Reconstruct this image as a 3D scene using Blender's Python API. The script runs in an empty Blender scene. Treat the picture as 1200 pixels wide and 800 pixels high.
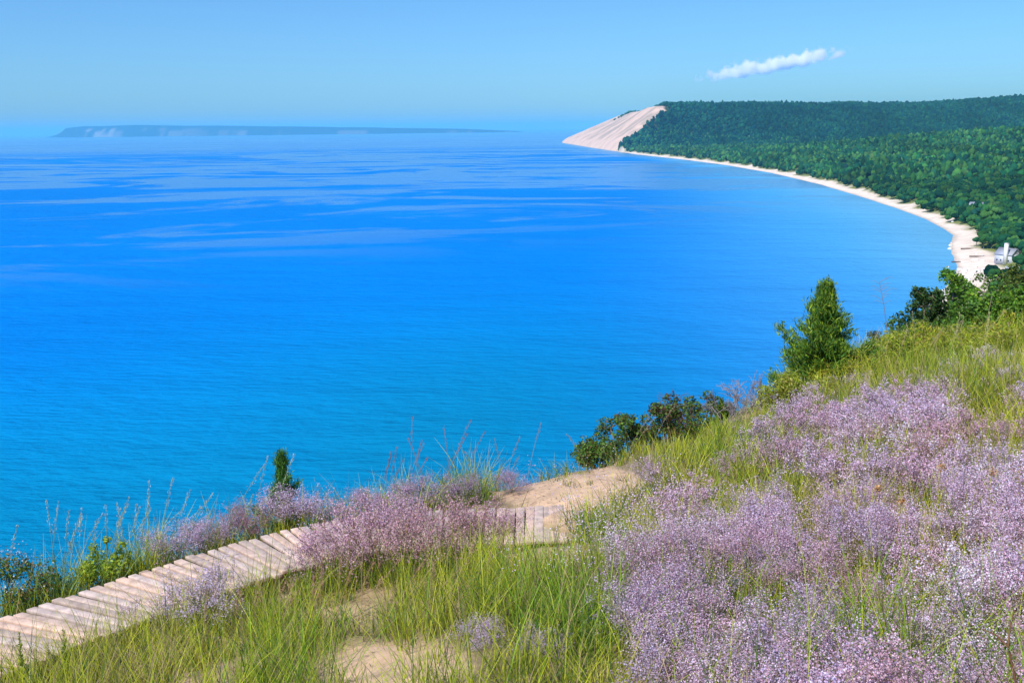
import bpy, bmesh, math, random
import numpy as np
from mathutils import Matrix, Vector

random.seed(7)
RNG = np.random.default_rng(11)
S = bpy.context.scene
COL = S.collection
PI = math.pi

# ------------------------------------------------------------------ camera
EYE = np.array([0.0, 0.0, 100.0])
PITCH = math.atan(250 / 1200)
ROLL = -0.0118
_r = np.array([1.0, 0, 0]); _u = np.array([0, math.sin(PITCH), math.cos(PITCH)]); FWD = np.array([0, math.cos(PITCH), -math.sin(PITCH)])
RIGHT = _r * math.cos(ROLL) + _u * math.sin(ROLL)
UP = -_r * math.sin(ROLL) + _u * math.cos(ROLL)

cam = bpy.data.cameras.new('camera'); cam.sensor_width = 36; cam.lens = 36; cam.clip_start = 0.05; cam.clip_end = 200000
camo = bpy.data.objects.new('camera', cam); COL.objects.link(camo)
M = Matrix.Identity(4)
for i in range(3):
    M[i][0] = RIGHT[i]; M[i][1] = UP[i]; M[i][2] = -FWD[i]; M[i][3] = EYE[i]
camo.matrix_world = M
S.camera = camo

def ray(px, py): return FWD + RIGHT * ((px - 600) / 1200) - UP * ((py - 400) / 1200)
def at_z(px, py, z):
    d = ray(px, py); return EYE + d * ((z - EYE[2]) / d[2])
def at_y(px, py, y):
    d = ray(px, py); return EYE + d * (y / d[1])
def project(P):
    v = P - EYE; zc = np.maximum(v @ FWD, 1e-3)
    return 600 + 1200 * (v @ RIGHT) / zc, 400 - 1200 * (v @ UP) / zc

# ------------------------------------------------------------------ numeric helpers
def sstep(a, b, x):
    t = np.clip((x - a) / (b - a), 0, 1); return t * t * (3 - 2 * t)
def hash2(ix, iy, seed):
    n = (ix.astype(np.int64) * 374761393 + iy.astype(np.int64) * 668265263 + seed * 974634777) & 0x7fffffff
    n = ((n ^ (n >> 13)) * 1274126177) & 0x7fffffff
    n = (n ^ (n >> 16)) & 0xffff
    return n / 65535.0
def vnoise(x, y, seed=0):
    ix = np.floor(x); iy = np.floor(y); fx = x - ix; fy = y - iy
    fx = fx * fx * (3 - 2 * fx); fy = fy * fy * (3 - 2 * fy)
    a = hash2(ix, iy, seed); b = hash2(ix + 1, iy, seed); c = hash2(ix, iy + 1, seed); d = hash2(ix + 1, iy + 1, seed)
    return (a * (1 - fx) + b * fx) * (1 - fy) + (c * (1 - fx) + d * fx) * fy
def fbm(x, y, seed=0, o=4):
    s = 0; a = 1; t = 0
    for k in range(o):
        s = s + a * vnoise(x * 2 ** k + 17.3 * k, y * 2 ** k + 9.1 * k, seed + k); t += a; a *= .5
    return s / t
def in_poly(x, y, poly):
    r = np.zeros(np.shape(x), bool); n = len(poly)
    for i in range(n):
        x0, y0 = poly[i]; x1, y1 = poly[(i + 1) % n]
        if y0 == y1: continue
        c = ((y0 > y) != (y1 > y)) & (x < (x1 - x0) * (y - y0) / (y1 - y0) + x0)
        r ^= c
    return r
def poly_dist(x, y, pl):
    """signed distance to an open polyline (positive on the left of its direction) and the nearest point"""
    best = np.full(x.shape, 1e18); sg = np.zeros(x.shape); qx = np.zeros(x.shape); qy = np.zeros(x.shape)
    for i in range(len(pl) - 1):
        ax, ay = pl[i]; bx, by = pl[i + 1]; dx, dy = bx - ax, by - ay; L = dx * dx + dy * dy
        t = np.clip(((x - ax) * dx + (y - ay) * dy) / L, 0, 1)
        cx, cy = ax + t * dx, ay + t * dy
        d2 = (x - cx) ** 2 + (y - cy) ** 2
        m = d2 < best - 1e-9
        s = np.sign(dx * (y - ay) - dy * (x - ax))
        best = np.where(m, d2, best); sg = np.where(m, s, sg); qx = np.where(m, cx, qx); qy = np.where(m, cy, qy)
    return np.sqrt(best) * np.where(sg == 0, 1, sg), qx, qy

# ------------------------------------------------------------------ mesh building
def mk(name, V, F, mat=None, C=None, parent=None, smooth=False, loc=None):
    me = bpy.data.meshes.new(name)
    V = np.asarray(V, np.float32)
    Fs = F if isinstance(F, list) else [F]
    Fs = [np.asarray(f, np.int32) for f in Fs if len(f)]
    li = np.concatenate([f.ravel() for f in Fs]); sizes = np.concatenate([np.full(len(f), f.shape[1], np.int32) for f in Fs])
    me.vertices.add(len(V)); me.loops.add(len(li)); me.polygons.add(len(sizes))
    me.vertices.foreach_set('co', V.ravel())
    me.loops.foreach_set('vertex_index', li)
    me.polygons.foreach_set('loop_start', np.concatenate([[0], np.cumsum(sizes)[:-1]]).astype(np.int32))
    if smooth: me.polygons.foreach_set('use_smooth', np.ones(len(sizes), bool))
    me.update(calc_edges=True)
    if C is not None:
        C = np.asarray(C, np.float32)
        if C.shape[1] == 3: C = np.concatenate([C, np.ones((len(C), 1), np.float32)], 1)
        a = me.color_attributes.new('Col', 'FLOAT_COLOR', 'POINT'); a.data.foreach_set('color', np.clip(C, 0, 1).ravel())
    if mat: me.materials.append(mat)
    o = bpy.data.objects.new(name, me); COL.objects.link(o)
    if parent: o.parent = parent
    if loc is not None: o.location = loc
    return o
def tag(o, label, cat, group=None, kind=None):
    o['label'] = label; o['category'] = cat
    if group: o['group'] = group
    if kind: o['kind'] = kind
    return o
def thing(name, loc, label, cat, group=None, rz=0.0):
    o = bpy.data.objects.new(name, None); COL.objects.link(o); o.location = loc; o.rotation_euler.z = rz
    o.empty_display_size = .2
    return tag(o, label, cat, group)
class Geo:
    """collects quads with colours"""
    def __init__(s): s.V = []; s.F = []; s.C = []; s.n = 0
    def add(s, V, F, C):
        V = np.asarray(V, float).reshape(-1, 3); F = np.asarray(F, int); C = np.asarray(C, float)
        if C.ndim == 1: C = np.tile(C, (len(V), 1))
        s.V.append(V); s.F.append(F + s.n); s.C.append(C); s.n += len(V)
    def arr(s): 
        fs = {}
        for f in s.F: fs.setdefault(f.shape[1], []).append(f)
        return np.concatenate(s.V), [np.concatenate(x) for x in fs.values()], np.concatenate(s.C)
    def build(s, name, mat, parent=None, smooth=False, loc=None):
        V, F, C = s.arr(); return mk(name, V, F, mat, C, parent, smooth, loc)
def tube(g, pts, rad, col, sides=5):
    pts = np.asarray(pts, float); n = len(pts); rad = np.broadcast_to(np.asarray(rad, float), (n,))
    t = np.gradient(pts, axis=0); t /= np.linalg.norm(t, axis=1)[:, None] + 1e-9
    ref = np.array([.31, .87, .12]); a = np.cross(t, ref); a /= np.linalg.norm(a, axis=1)[:, None] + 1e-9; b = np.cross(t, a)
    th = np.arange(sides) / sides * 2 * PI
    V = pts[:, None] + rad[:, None, None] * (a[:, None] * np.cos(th)[None, :, None] + b[:, None] * np.sin(th)[None, :, None])
    i = np.arange(n - 1)[:, None] * sides; k = np.arange(sides)[None]; k2 = (k + 1) % sides
    F = np.stack([i + k, i + k2, i + sides + k2, i + sides + k], -1).reshape(-1, 4)
    g.add(V.reshape(-1, 3), F, col)
def box(g, lo, hi, col, rot=None, c=None):
    x0, y0, z0 = lo; x1, y1, z1 = hi
    V = np.array([[x0, y0, z0], [x1, y0, z0], [x1, y1, z0], [x0, y1, z0], [x0, y0, z1], [x1, y0, z1], [x1, y1, z1], [x0, y1, z1]], float)
    if rot is not None: V = V @ np.asarray(rot).T
    if c is not None: V = V + np.asarray(c)
    g.add(V, [[0, 3, 2, 1], [4, 5, 6, 7], [0, 1, 5, 4], [1, 2, 6, 5], [2, 3, 7, 6], [3, 0, 4, 7]], col)
def unit(v): return v / (np.linalg.norm(v, axis=-1, keepdims=True) + 1e-9)
def leaves(g, P, size, aspect, cols, up=.5, rng=RNG, dirs=None, fold=0.0):
    """rhombic leaves at points P: a length axis, a width axis, a normal biased upwards"""
    n = len(P); size = np.broadcast_to(np.asarray(size, float), (n,))
    nor = unit(rng.normal(size=(n, 3)) + np.array([0, 0, up * 2]))
    a = unit(rng.normal(size=(n, 3))) if dirs is None else unit(dirs + rng.normal(size=(n, 3)) * .25)
    a = unit(a - nor * (a * nor).sum(1)[:, None]) if dirs is None else a
    b = unit(np.cross(nor, a))
    A = a * (size / 2)[:, None]; B = b * (size / 2 * aspect)[:, None]
    V = np.stack([P - A, P + B - A * .1 + nor * (size * fold)[:, None], P + A, P - B - A * .1 + nor * (size * fold)[:, None]], 1)
    F = np.arange(n * 4).reshape(n, 4)
    g.add(V.reshape(-1, 3), F, np.repeat(cols, 4, 0))
def palette(n, cols, jit=.15, rng=RNG, w=None):
    cols = np.asarray(cols, float); k = rng.choice(len(cols), n, p=w)
    return cols[k] * (1 + rng.normal(size=(n, 1)) * jit) * (1 + rng.normal(size=(n, 3)) * jit * .3)

# ------------------------------------------------------------------ materials
def nodes(m):
    m.use_nodes = True; nt = m.node_tree; nt.nodes.clear(); return nt
def N(nt, t, **k):
    n = nt.nodes.new(t)
    for a, v in k.items():
        if a == 'inp':
            for i, x in v.items(): n.inputs[i].default_value = x
        else: setattr(n, a, v)
    return n
def foliage_mat(name, trans=.35, rough=.55, spec=.3, tint=(1, 1, 1)):
    m = bpy.data.materials.new(name); nt = nodes(m); L = nt.links.new
    at = N(nt, 'ShaderNodeAttribute', attribute_name='Col')
    geo = N(nt, 'ShaderNodeNewGeometry')
    p = N(nt, 'ShaderNodeBsdfPrincipled'); p.inputs['Roughness'].default_value = rough; p.inputs['Specular IOR Level'].default_value = spec
    t = N(nt, 'ShaderNodeBsdfTranslucent'); mx = N(nt, 'ShaderNodeMixShader'); mx.inputs[0].default_value = trans
    o = N(nt, 'ShaderNodeOutputMaterial')
    nz = N(nt, 'ShaderNodeTexNoise'); nz.inputs['Scale'].default_value = 35; nz.inputs['Detail'].default_value = 2
    mr = N(nt, 'ShaderNodeMapRange'); mr.inputs['To Min'].default_value = .75; mr.inputs['To Max'].default_value = 1.25
    mc = N(nt, 'ShaderNodeVectorMath', operation='SCALE')
    L(geo.outputs['Position'], nz.inputs['Vector']); L(nz.outputs[0], mr.inputs['Value'])
    L(at.outputs['Color'], mc.inputs[0]); L(mr.outputs[0], mc.inputs['Scale'])
    L(mc.outputs[0], p.inputs['Base Color']); L(mc.outputs[0], t.inputs['Color'])
    L(p.outputs[0], mx.inputs[1]); L(t.outputs[0], mx.inputs[2]); L(mx.outputs[0], o.inputs['Surface'])
    return m
def attr_mat(name, rough=.8, nscale=8.0, namt=.25, bump=.3, bscale=30.0, bdist=.02, spec=.25, stretch=(1, 1, 1)):
    m = bpy.data.materials.new(name); nt = nodes(m); L = nt.links.new
    at = N(nt, 'ShaderNodeAttribute', attribute_name='Col'); tc = N(nt, 'ShaderNodeTexCoord')
    mp = N(nt, 'ShaderNodeMapping'); mp.inputs['Scale'].default_value = stretch
    p = N(nt, 'ShaderNodeBsdfPrincipled'); p.inputs['Roughness'].default_value = rough; p.inputs['Specular IOR Level'].default_value = spec
    o = N(nt, 'ShaderNodeOutputMaterial')
    nz = N(nt, 'ShaderNodeTexNoise'); nz.inputs['Scale'].default_value = nscale; nz.inputs['Detail'].default_value = 5
    mr = N(nt, 'ShaderNodeMapRange'); mr.inputs['From Min'].default_value = .25; mr.inputs['From Max'].default_value = .75
    mr.inputs['To Min'].default_value = 1 - namt; mr.inputs['To Max'].default_value = 1 + namt
    mc = N(nt, 'ShaderNodeVectorMath', operation='SCALE')
    n2 = N(nt, 'ShaderNodeTexNoise'); n2.inputs['Scale'].default_value = bscale; n2.inputs['Detail'].default_value = 6
    bp = N(nt, 'ShaderNodeBump'); bp.inputs['Strength'].default_value = bump; bp.inputs['Distance'].default_value = bdist
    L(tc.outputs['Object'], mp.inputs[0]); L(mp.outputs[0], nz.inputs['Vector']); L(mp.outputs[0], n2.inputs['Vector'])
    L(nz.outputs[0], mr.inputs['Value']); L(at.outputs['Color'], mc.inputs[0]); L(mr.outputs[0], mc.inputs['Scale'])
    L(mc.outputs[0], p.inputs['Base Color']); L(n2.outputs[0], bp.inputs['Height']); L(bp.outputs[0], p.inputs['Normal'])
    L(p.outputs[0], o.inputs['Surface'])
    return m
M_GRASS = foliage_mat('grass_blades', .4)
M_FLOWER = foliage_mat('flower_petals', .3, .7, .2)
M_LEAF = foliage_mat('leaf', .35, .5, .22)
M_CROWN = foliage_mat('far_crown', .12, .9, .0)
M_STEM = attr_mat('stem', .8, 20, .2)
M_WOOD = attr_mat('weathered_wood', .85, 9, .34, .5, 60, .004, .2)
M_BARK = attr_mat('bark', .9, 10, .3, .6, 25, .01)
M_PLASTER = attr_mat('painted_wall', .7, 1.2, .08, .1)

# ------------------------------------------------------------------ terrain functions
# control points of the near bluff top: pixel seen in the photo + how far ahead it lies -> a world point
CTRL = [(450, 795, 6.0), (800, 800, 5.4), (1200, 800, 4.8), (300, 760, 7.5), (330, 690, 9.6), (600, 650, 10.0), (700, 600, 11.8), (740, 556, 13.5),
        (650, 562, 13.6), (850, 520, 14.0), (800, 650, 8.6), (1000, 550, 10.5), (1200, 550, 9.5), (1000, 455, 18.5), (1200, 430, 20.0),
        (100, 795, 7.6), (480, 700, 8.6)]
CREST = [(-120, 775, 8.4), (0, 730, 9.3), (100, 694, 10.1), (200, 656, 11.1), (300, 628, 11.9), (400, 604, 12.7), (500, 590, 13.4), (600, 568, 14.3), (700, 547, 15.5),
         (800, 514, 17.5), (900, 470, 20.0), (1000, 436, 24.0), (1100, 417, 27.0), (1200, 404, 30.0), (1320, 396, 33.0)]
cp = [at_y(*c) for c in CTRL] + [at_y(*c) for c in CREST]
cp += [np.array(p, float) for p in [(0, 0, 98.2), (0, -6, 99.3), (8, -4, 99.4), (-7, -4, 97.3), (12, 3, 98.9), (25, 10, 98.6), (25, -8, 99.6), (-14, -10, 96.5), (-8, 3, 96.3)]]
cp = np.array(cp)
def tps(r2): return np.where(r2 > 0, .5 * r2 * np.log(r2 + 1e-12), 0)
_n = len(cp); _K = tps(((cp[:, None, :2] - cp[None, :, :2]) ** 2).sum(-1)) + np.eye(_n) * .6
_P = np.c_[np.ones(_n), cp[:, :2]]
_sol = np.linalg.solve(np.block([[_K, _P], [_P.T, np.zeros((3, 3))]]), np.r_[cp[:, 2], 0, 0, 0])
def rbf(x, y):
    z = _sol[_n] + _sol[_n + 1] * x + _sol[_n + 2] * y
    for i in range(_n): z = z + _sol[i] * tps((x - cp[i, 0]) ** 2 + (y - cp[i, 1]) ** 2)
    return z
crest = [tuple(at_y(*c)[:2]) for c in CREST]
crest = [(-400, -400), (-60, -45), (-20, 0), (-10, 6.5)] + crest + [(30, 44), (60, 66), (110, 90), (260, 120)]
def near_h(x, y):
    s, qx, qy = poly_dist(x, y, crest)
    ex = np.where(s > 0, qx, x); ey = np.where(s > 0, qy, y)
    r = np.hypot(ex, ey); k = np.minimum(1, 34 / np.maximum(r, 1e-6))
    z = rbf(ex * k, ey * k)
    z = z + ((fbm(x * .9, y * .9, 3) - .5) * .22 + (fbm(x * 3.4, y * 3.4, 4, 2) - .5) * .10) * np.clip(np.hypot(x, y) / 4, 0, 1)
    return np.maximum(z - .72 * np.maximum(0, (np.sqrt(s * s + .1) + s) / 2 - .1), -9)
WATERLINE = [(660, 167.5), (690, 172.5), (720, 177), (745, 181), (800, 187), (850, 193.5), (905, 203), (960, 216), (1010, 231), (1050, 244), (1083, 256), (1106, 268), (1117, 276),
             (1112, 287), (1115, 298), (1121, 312), (1116, 328), (1097, 345)]
wl = [tuple(at_z(a, b, 0)[:2]) for a, b in WATERLINE]
coast = [(9000, 16000), (2500, 10500), (700, 8200), (380, 7500)] + wl + [(205, 500), (150, 380), (100, 260), (70, 190), (20, 150), (-60, 125), (-140, 60), (-300, -150), (-1500, -1800), (-9000, -9000)]
# direction runs towards us: land lies on its left
def far_parts(x, y):
    d, _, _ = poly_dist(x, y, coast)
    d = d + (fbm(x / 60, y / 60, 21, 3) - .5) * np.clip(np.abs(d), 0, 8) 
    A = np.interp(x, [300, 700, 900, 1300, 2000, 2900, 4000], [164, 172, 172, 174, 182, 203, 225]) + (fbm(x / 420, y / 500, 5) - .5) * np.interp(x, [650, 1000], [14, 56])
    wid = np.interp(x, [500, 800, 2000, 3000], [380, 560, 1500, 1700])
    y0 = 4180 + 200 * (fbm(x / 500, x * 0, 8) - .5)
    t = np.clip((y - y0) / wid, 0, 1); hill = A * (t ** .85 * .55 + .45 * sstep(0, 1, t))
    ws = np.interp(y, [4200, 5000, 7000], [190, 240, 420])
    cs = np.clip(d / ws, 0, 1); hill = hill * np.where(y < 4200, 1, cs ** .95)
    mid = 62 * np.exp(-((x - 1500) / 620) ** 2 - ((y - 2900) / 520) ** 2) + 30 * np.exp(-((x - 1000) / 400) ** 2 - ((y - 1900) / 400) ** 2)
    mid = mid * sstep(0, 300, d)
    bw = np.interp(y, [600, 760, 900, 1100, 1600, 3000, 3900, 4150, 4500], [24, 28, 15, 13, 18, 22, 18, 4, 4])
    beach = 2.6 * sstep(0, 1, d / bw)
    bump = (5 + 7 * fbm(x / 90, y / 90, 31)) * sstep(0, 26, d - bw)
    near_bluff = 93 * sstep(560, 150, y + x * .15) * np.clip(d * .72 / 93, 0, 1)
    h = np.maximum(beach + bump + mid + hill, near_bluff)
    h = np.where(d < 0, np.maximum(d * .06, -8), h)
    return h, d, bw, ws
def ground(x, y):
    x = np.asarray(x, float); y = np.asarray(y, float)
    r = np.hypot(x, y); w = sstep(70, 260, r)
    hf = far_parts(x, y)[0]
    return near_h(x, y) * (1 - w) + hf * w
def gz(x, y): return float(ground(np.array([x]), np.array([y]))[0])
def hit(px, py):
    """ground point seen at a pixel of the near bluff"""
    d = ray(px, py); ts = np.linspace(1.5, 60, 1200); P = EYE + d[None] * ts[:, None]
    g = near_h(P[:, 0], P[:, 1]); k = np.argmax(P[:, 2] < g)
    if not (P[:, 2] < g).any():                     # just over the crest: the nearest ground under the line of sight
        m_ = (P[:, 1] > 4) & (poly_dist(P[:, 0], P[:, 1], crest)[0] < .3); k = np.argmin(np.where(m_, P[:, 2] - g, 1e9))
    return np.array([P[k, 0], P[k, 1], g[k]])

# boardwalk: outer edge from the photo on its own level
ZB = 95.45
BW_EDGE = [(-150, 778), (-60, 747), (0, 724), (80, 697), (160, 671), (280, 632), (400, 606), (500, 598), (600, 595), (671, 590.5)]
be = np.array([at_z(a, b, ZB)[:2] for a, b in BW_EDGE])
_seg = np.r_[0, np.cumsum(np.linalg.norm(np.diff(be, axis=0), axis=1))]
PITCH_PL = .122; nplank = int(_seg[-1] / PITCH_PL)
def edge_at(s):
    # smoothed edge
    acc = np.zeros(2)
    for o, w in ((-.8, 1), (-.4, 2), (0, 3), (.4, 2), (.8, 1)):
        q = min(max(s + o, 0), _seg[-1]); acc += w * np.array([np.interp(q, _seg, be[:, 0]), np.interp(q, _seg, be[:, 1])])
    return acc / 9
BW_W = 1.08
bw_c = []
for i in range(nplank + 1):
    s = i * PITCH_PL; p = edge_at(s); q = edge_at(s + .1) - edge_at(s - .1); q /= np.linalg.norm(q)
    n = np.array([q[1], -q[0]]); bw_c.append((p + n * BW_W / 2, q, n))
bw_line = [tuple(c[0]) for c in bw_c]
_near_h0 = near_h
def near_h(x, y):
    z = _near_h0(x, y)
    d, _, _ = poly_dist(x, y, bw_line); d = np.abs(d)
    w = sstep(1.25, .62, d)
    # shoulder of sand that laps over the far end of the walk
    return z * (1 - w) + np.minimum(z, ZB - .13) * w * .0 + (ZB - .15) * w if False else np.where(d < 1.3, z * (1 - w) + (ZB - .32 + .36 * sstep(.75, .25, np.hypot(x - bw_line[-1][0] - .12, y - bw_line[-1][1]))) * w, z)

# ------------------------------------------------------------------ ground sheet
az = np.radians(np.r_[np.arange(-178, -45, 4.0), np.arange(-45, -32, .8), np.arange(-32, 34, .16), np.arange(34, 46, .8), np.arange(46, 182.1, 4.0)])
rr = np.r_[.25, np.exp(np.arange(math.log(.5), math.log(420), .016)), np.exp(np.arange(math.log(420), math.log(15000), .0065))]
AZ, RR = np.meshgrid(az, rr); GX = RR * np.sin(AZ); GY = RR * np.cos(AZ)
gx, gy = GX.ravel(), GY.ravel()
gzv = ground(gx, gy)
hf, dco, bwv, wsv = far_parts(gx, gy)
rad = np.hypot(gx, gy)
gppx, gppy = project(np.c_[gx, gy, gzv])
# colours: sand, litter, grass, forest floor
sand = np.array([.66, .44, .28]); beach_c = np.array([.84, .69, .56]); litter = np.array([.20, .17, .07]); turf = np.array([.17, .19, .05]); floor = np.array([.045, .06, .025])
dune_c = np.array([.74, .51, .38]); scrub = np.array([.21, .20, .15])
n1 = fbm(gx * .8, gy * .8, 41); n2 = fbm(gx * 3, gy * 3, 42)
SANDS = [(655, 577, 82, 24), (638, 652, 66, 17), (470, 782, 105, 34), (330, 688, 40, 14), (715, 562, 40, 16), (664, 606, 34, 15)]
def sand_mask(px, py):
    m = np.zeros(np.shape(px))
    for cx, cy, a, b in SANDS: m = np.maximum(m, 1 - np.sqrt(((px - cx) / a) ** 2 + ((py - cy) / b) ** 2))
    return m
sm = sand_mask(gppx, gppy)
wnear = np.clip(sstep(-.15, .25, sm + (n1 - .5) * .5) + .12 * sstep(.55, .7, n2), 0, 1)[:, None]
nearc = (litter * (.7 + .6 * n2[:, None])) * (1 - wnear) + sand * (.9 + .2 * n2[:, None]) * wnear
tn = fbm(gx / 25, gy / 25, 51)
bsand = beach_c * (.85 + .3 * fbm(gx / 9, gy / 9, 52)[:, None])
edge = dco - bwv + (tn - .5) * 30
wg = sstep(-2, 8, edge)[:, None]
grassy = turf * (.8 + .6 * tn[:, None])
farc = bsand * (1 - wg) + grassy * wg
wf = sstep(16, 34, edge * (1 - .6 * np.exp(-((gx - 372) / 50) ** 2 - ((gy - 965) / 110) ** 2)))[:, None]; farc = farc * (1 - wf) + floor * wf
wet = sstep(5, 0, dco)[:, None]; farc = farc * (1 - .35 * wet)
# bare dune face: streaks of scrub run down the slope
wv = fbm(gy / 160, dco / 90, 68); st = fbm(gy / 110 + dco / 230 + 1.6 * wv, dco / 170, 61); st2 = fbm(gy / 26 + dco / 110 + 1.2 * wv, dco / 80, 62)
dm = dune_c * (.88 + .26 * st2[:, None]); wst = (sstep(.46, .60, st * .8 + st2 * .2) * sstep(20, 60, dco))[:, None] * .55
dm = dm * (1 - wst) + scrub * wst; dm = dm * (.9 + .2 * fbm(gy / 30 + dco / 60 + wv, dco / 50, 66)[:, None])
tree_line = 4330 + .75 * dco + (fbm(gx / 60, gy / 60, 63) - .5) * 120
isdune = (gy > tree_line) & (dco > -2) & (dco < wsv * 1.15)
farc = np.where(isdune[:, None], dm, farc)
wn = sstep(60, 160, rad)[:, None]
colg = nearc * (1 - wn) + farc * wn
nr, na = GX.shape
i = np.arange(nr - 1)[:, None] * na + np.arange(na - 1)[None]
F = np.stack([i, i + 1, i + na + 1, i + na], -1).reshape(-1, 4)[:, ::-1]
fx, fy = gx[F].mean(1), gy[F].mean(1); fd = dco[F].mean(1); fr = np.hypot(fx, fy)
fdune = isdune[F].any(1) & (fr > 3000)
fbeach = (~fdune) & (fr > 400) & (fd > -25) & (edge[F].mean(1) < 6)
allV = np.c_[gx, gy, gzv]
def sub(name, mask, mat, smooth=True):
    f = F[mask]; u, inv = np.unique(f, return_inverse=True)
    return mk(name, allV[u], inv.reshape(-1, 4), mat, colg[u], smooth=smooth)
def ground_mat():
    m = attr_mat('ground_soil', .95, 6, .22, .6, 26, .03, .1); return m
M_GROUND = ground_mat(); M_BEACH = attr_mat('beach_sand', .95, .12, .14, .5, .4, .6, .1); M_DUNE = attr_mat('dune_sand', .95, .03, .12, .6, .05, 6, .1)
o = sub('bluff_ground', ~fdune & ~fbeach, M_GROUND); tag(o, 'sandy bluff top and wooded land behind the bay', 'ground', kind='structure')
o = sub('beach', fbeach, M_BEACH); tag(o, 'pale sand beach curving round the bay below the forest', 'beach', kind='structure')
o = sub('sand_dune', fdune, M_DUNE); tag(o, 'bare steep sand dune face streaked with scrub at the far headland', 'dune', kind='structure')

# ------------------------------------------------------------------ water
waz = np.radians(np.r_[np.arange(-179, -40, 5.0), np.arange(-40, 41, .5), np.arange(45, 181, 5.0)])
wr = np.r_[20, np.exp(np.arange(math.log(60), math.log(60000), .02)), 60000]
AZ, RR = np.meshgrid(waz, wr); wx = (RR * np.sin(AZ)).ravel(); wy = (RR * np.cos(AZ)).ravel()
wd = -poly_dist(wx, wy, coast)[0]
shal = sstep(120, 0, wd) ; mids = sstep(520, 40, wd)
teal = np.array([.002, .275, .51]) * (.80 + .20 * sstep(90, 330, wd))[:, None]; deep = np.array([.0, .205, .645]); milk = np.array([.15, .40, .58]); bay = np.array([.08, .38, .66])
nearbluff = sstep(520, 150, np.hypot(wx - 0, wy - 120))
wbay = (sstep(900, 60, wd) * sstep(-60, 260, wx - .12 * wy) )
wc = deep + (bay - deep) * wbay[:, None] * .95
wc = wc + (teal - wc) * (sstep(480, 90, wd) * sstep(750, 300, wy) * sstep(190, -40, wx))[:, None]
wc = wc + (milk - wc) * (shal * sstep(200, 380, wx))[:, None] * .7
wc = wc * (1 + .22 * (fbm(wx / 260 + wy / 900, wy / 420, 111, 3) - .5))[:, None]
nr, na = AZ.shape; i = np.arange(nr - 1)[:, None] * na + np.arange(na - 1)[None]
WF = np.stack([i, i + 1, i + na + 1, i + na], -1).reshape(-1, 4)[:, ::-1]
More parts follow.
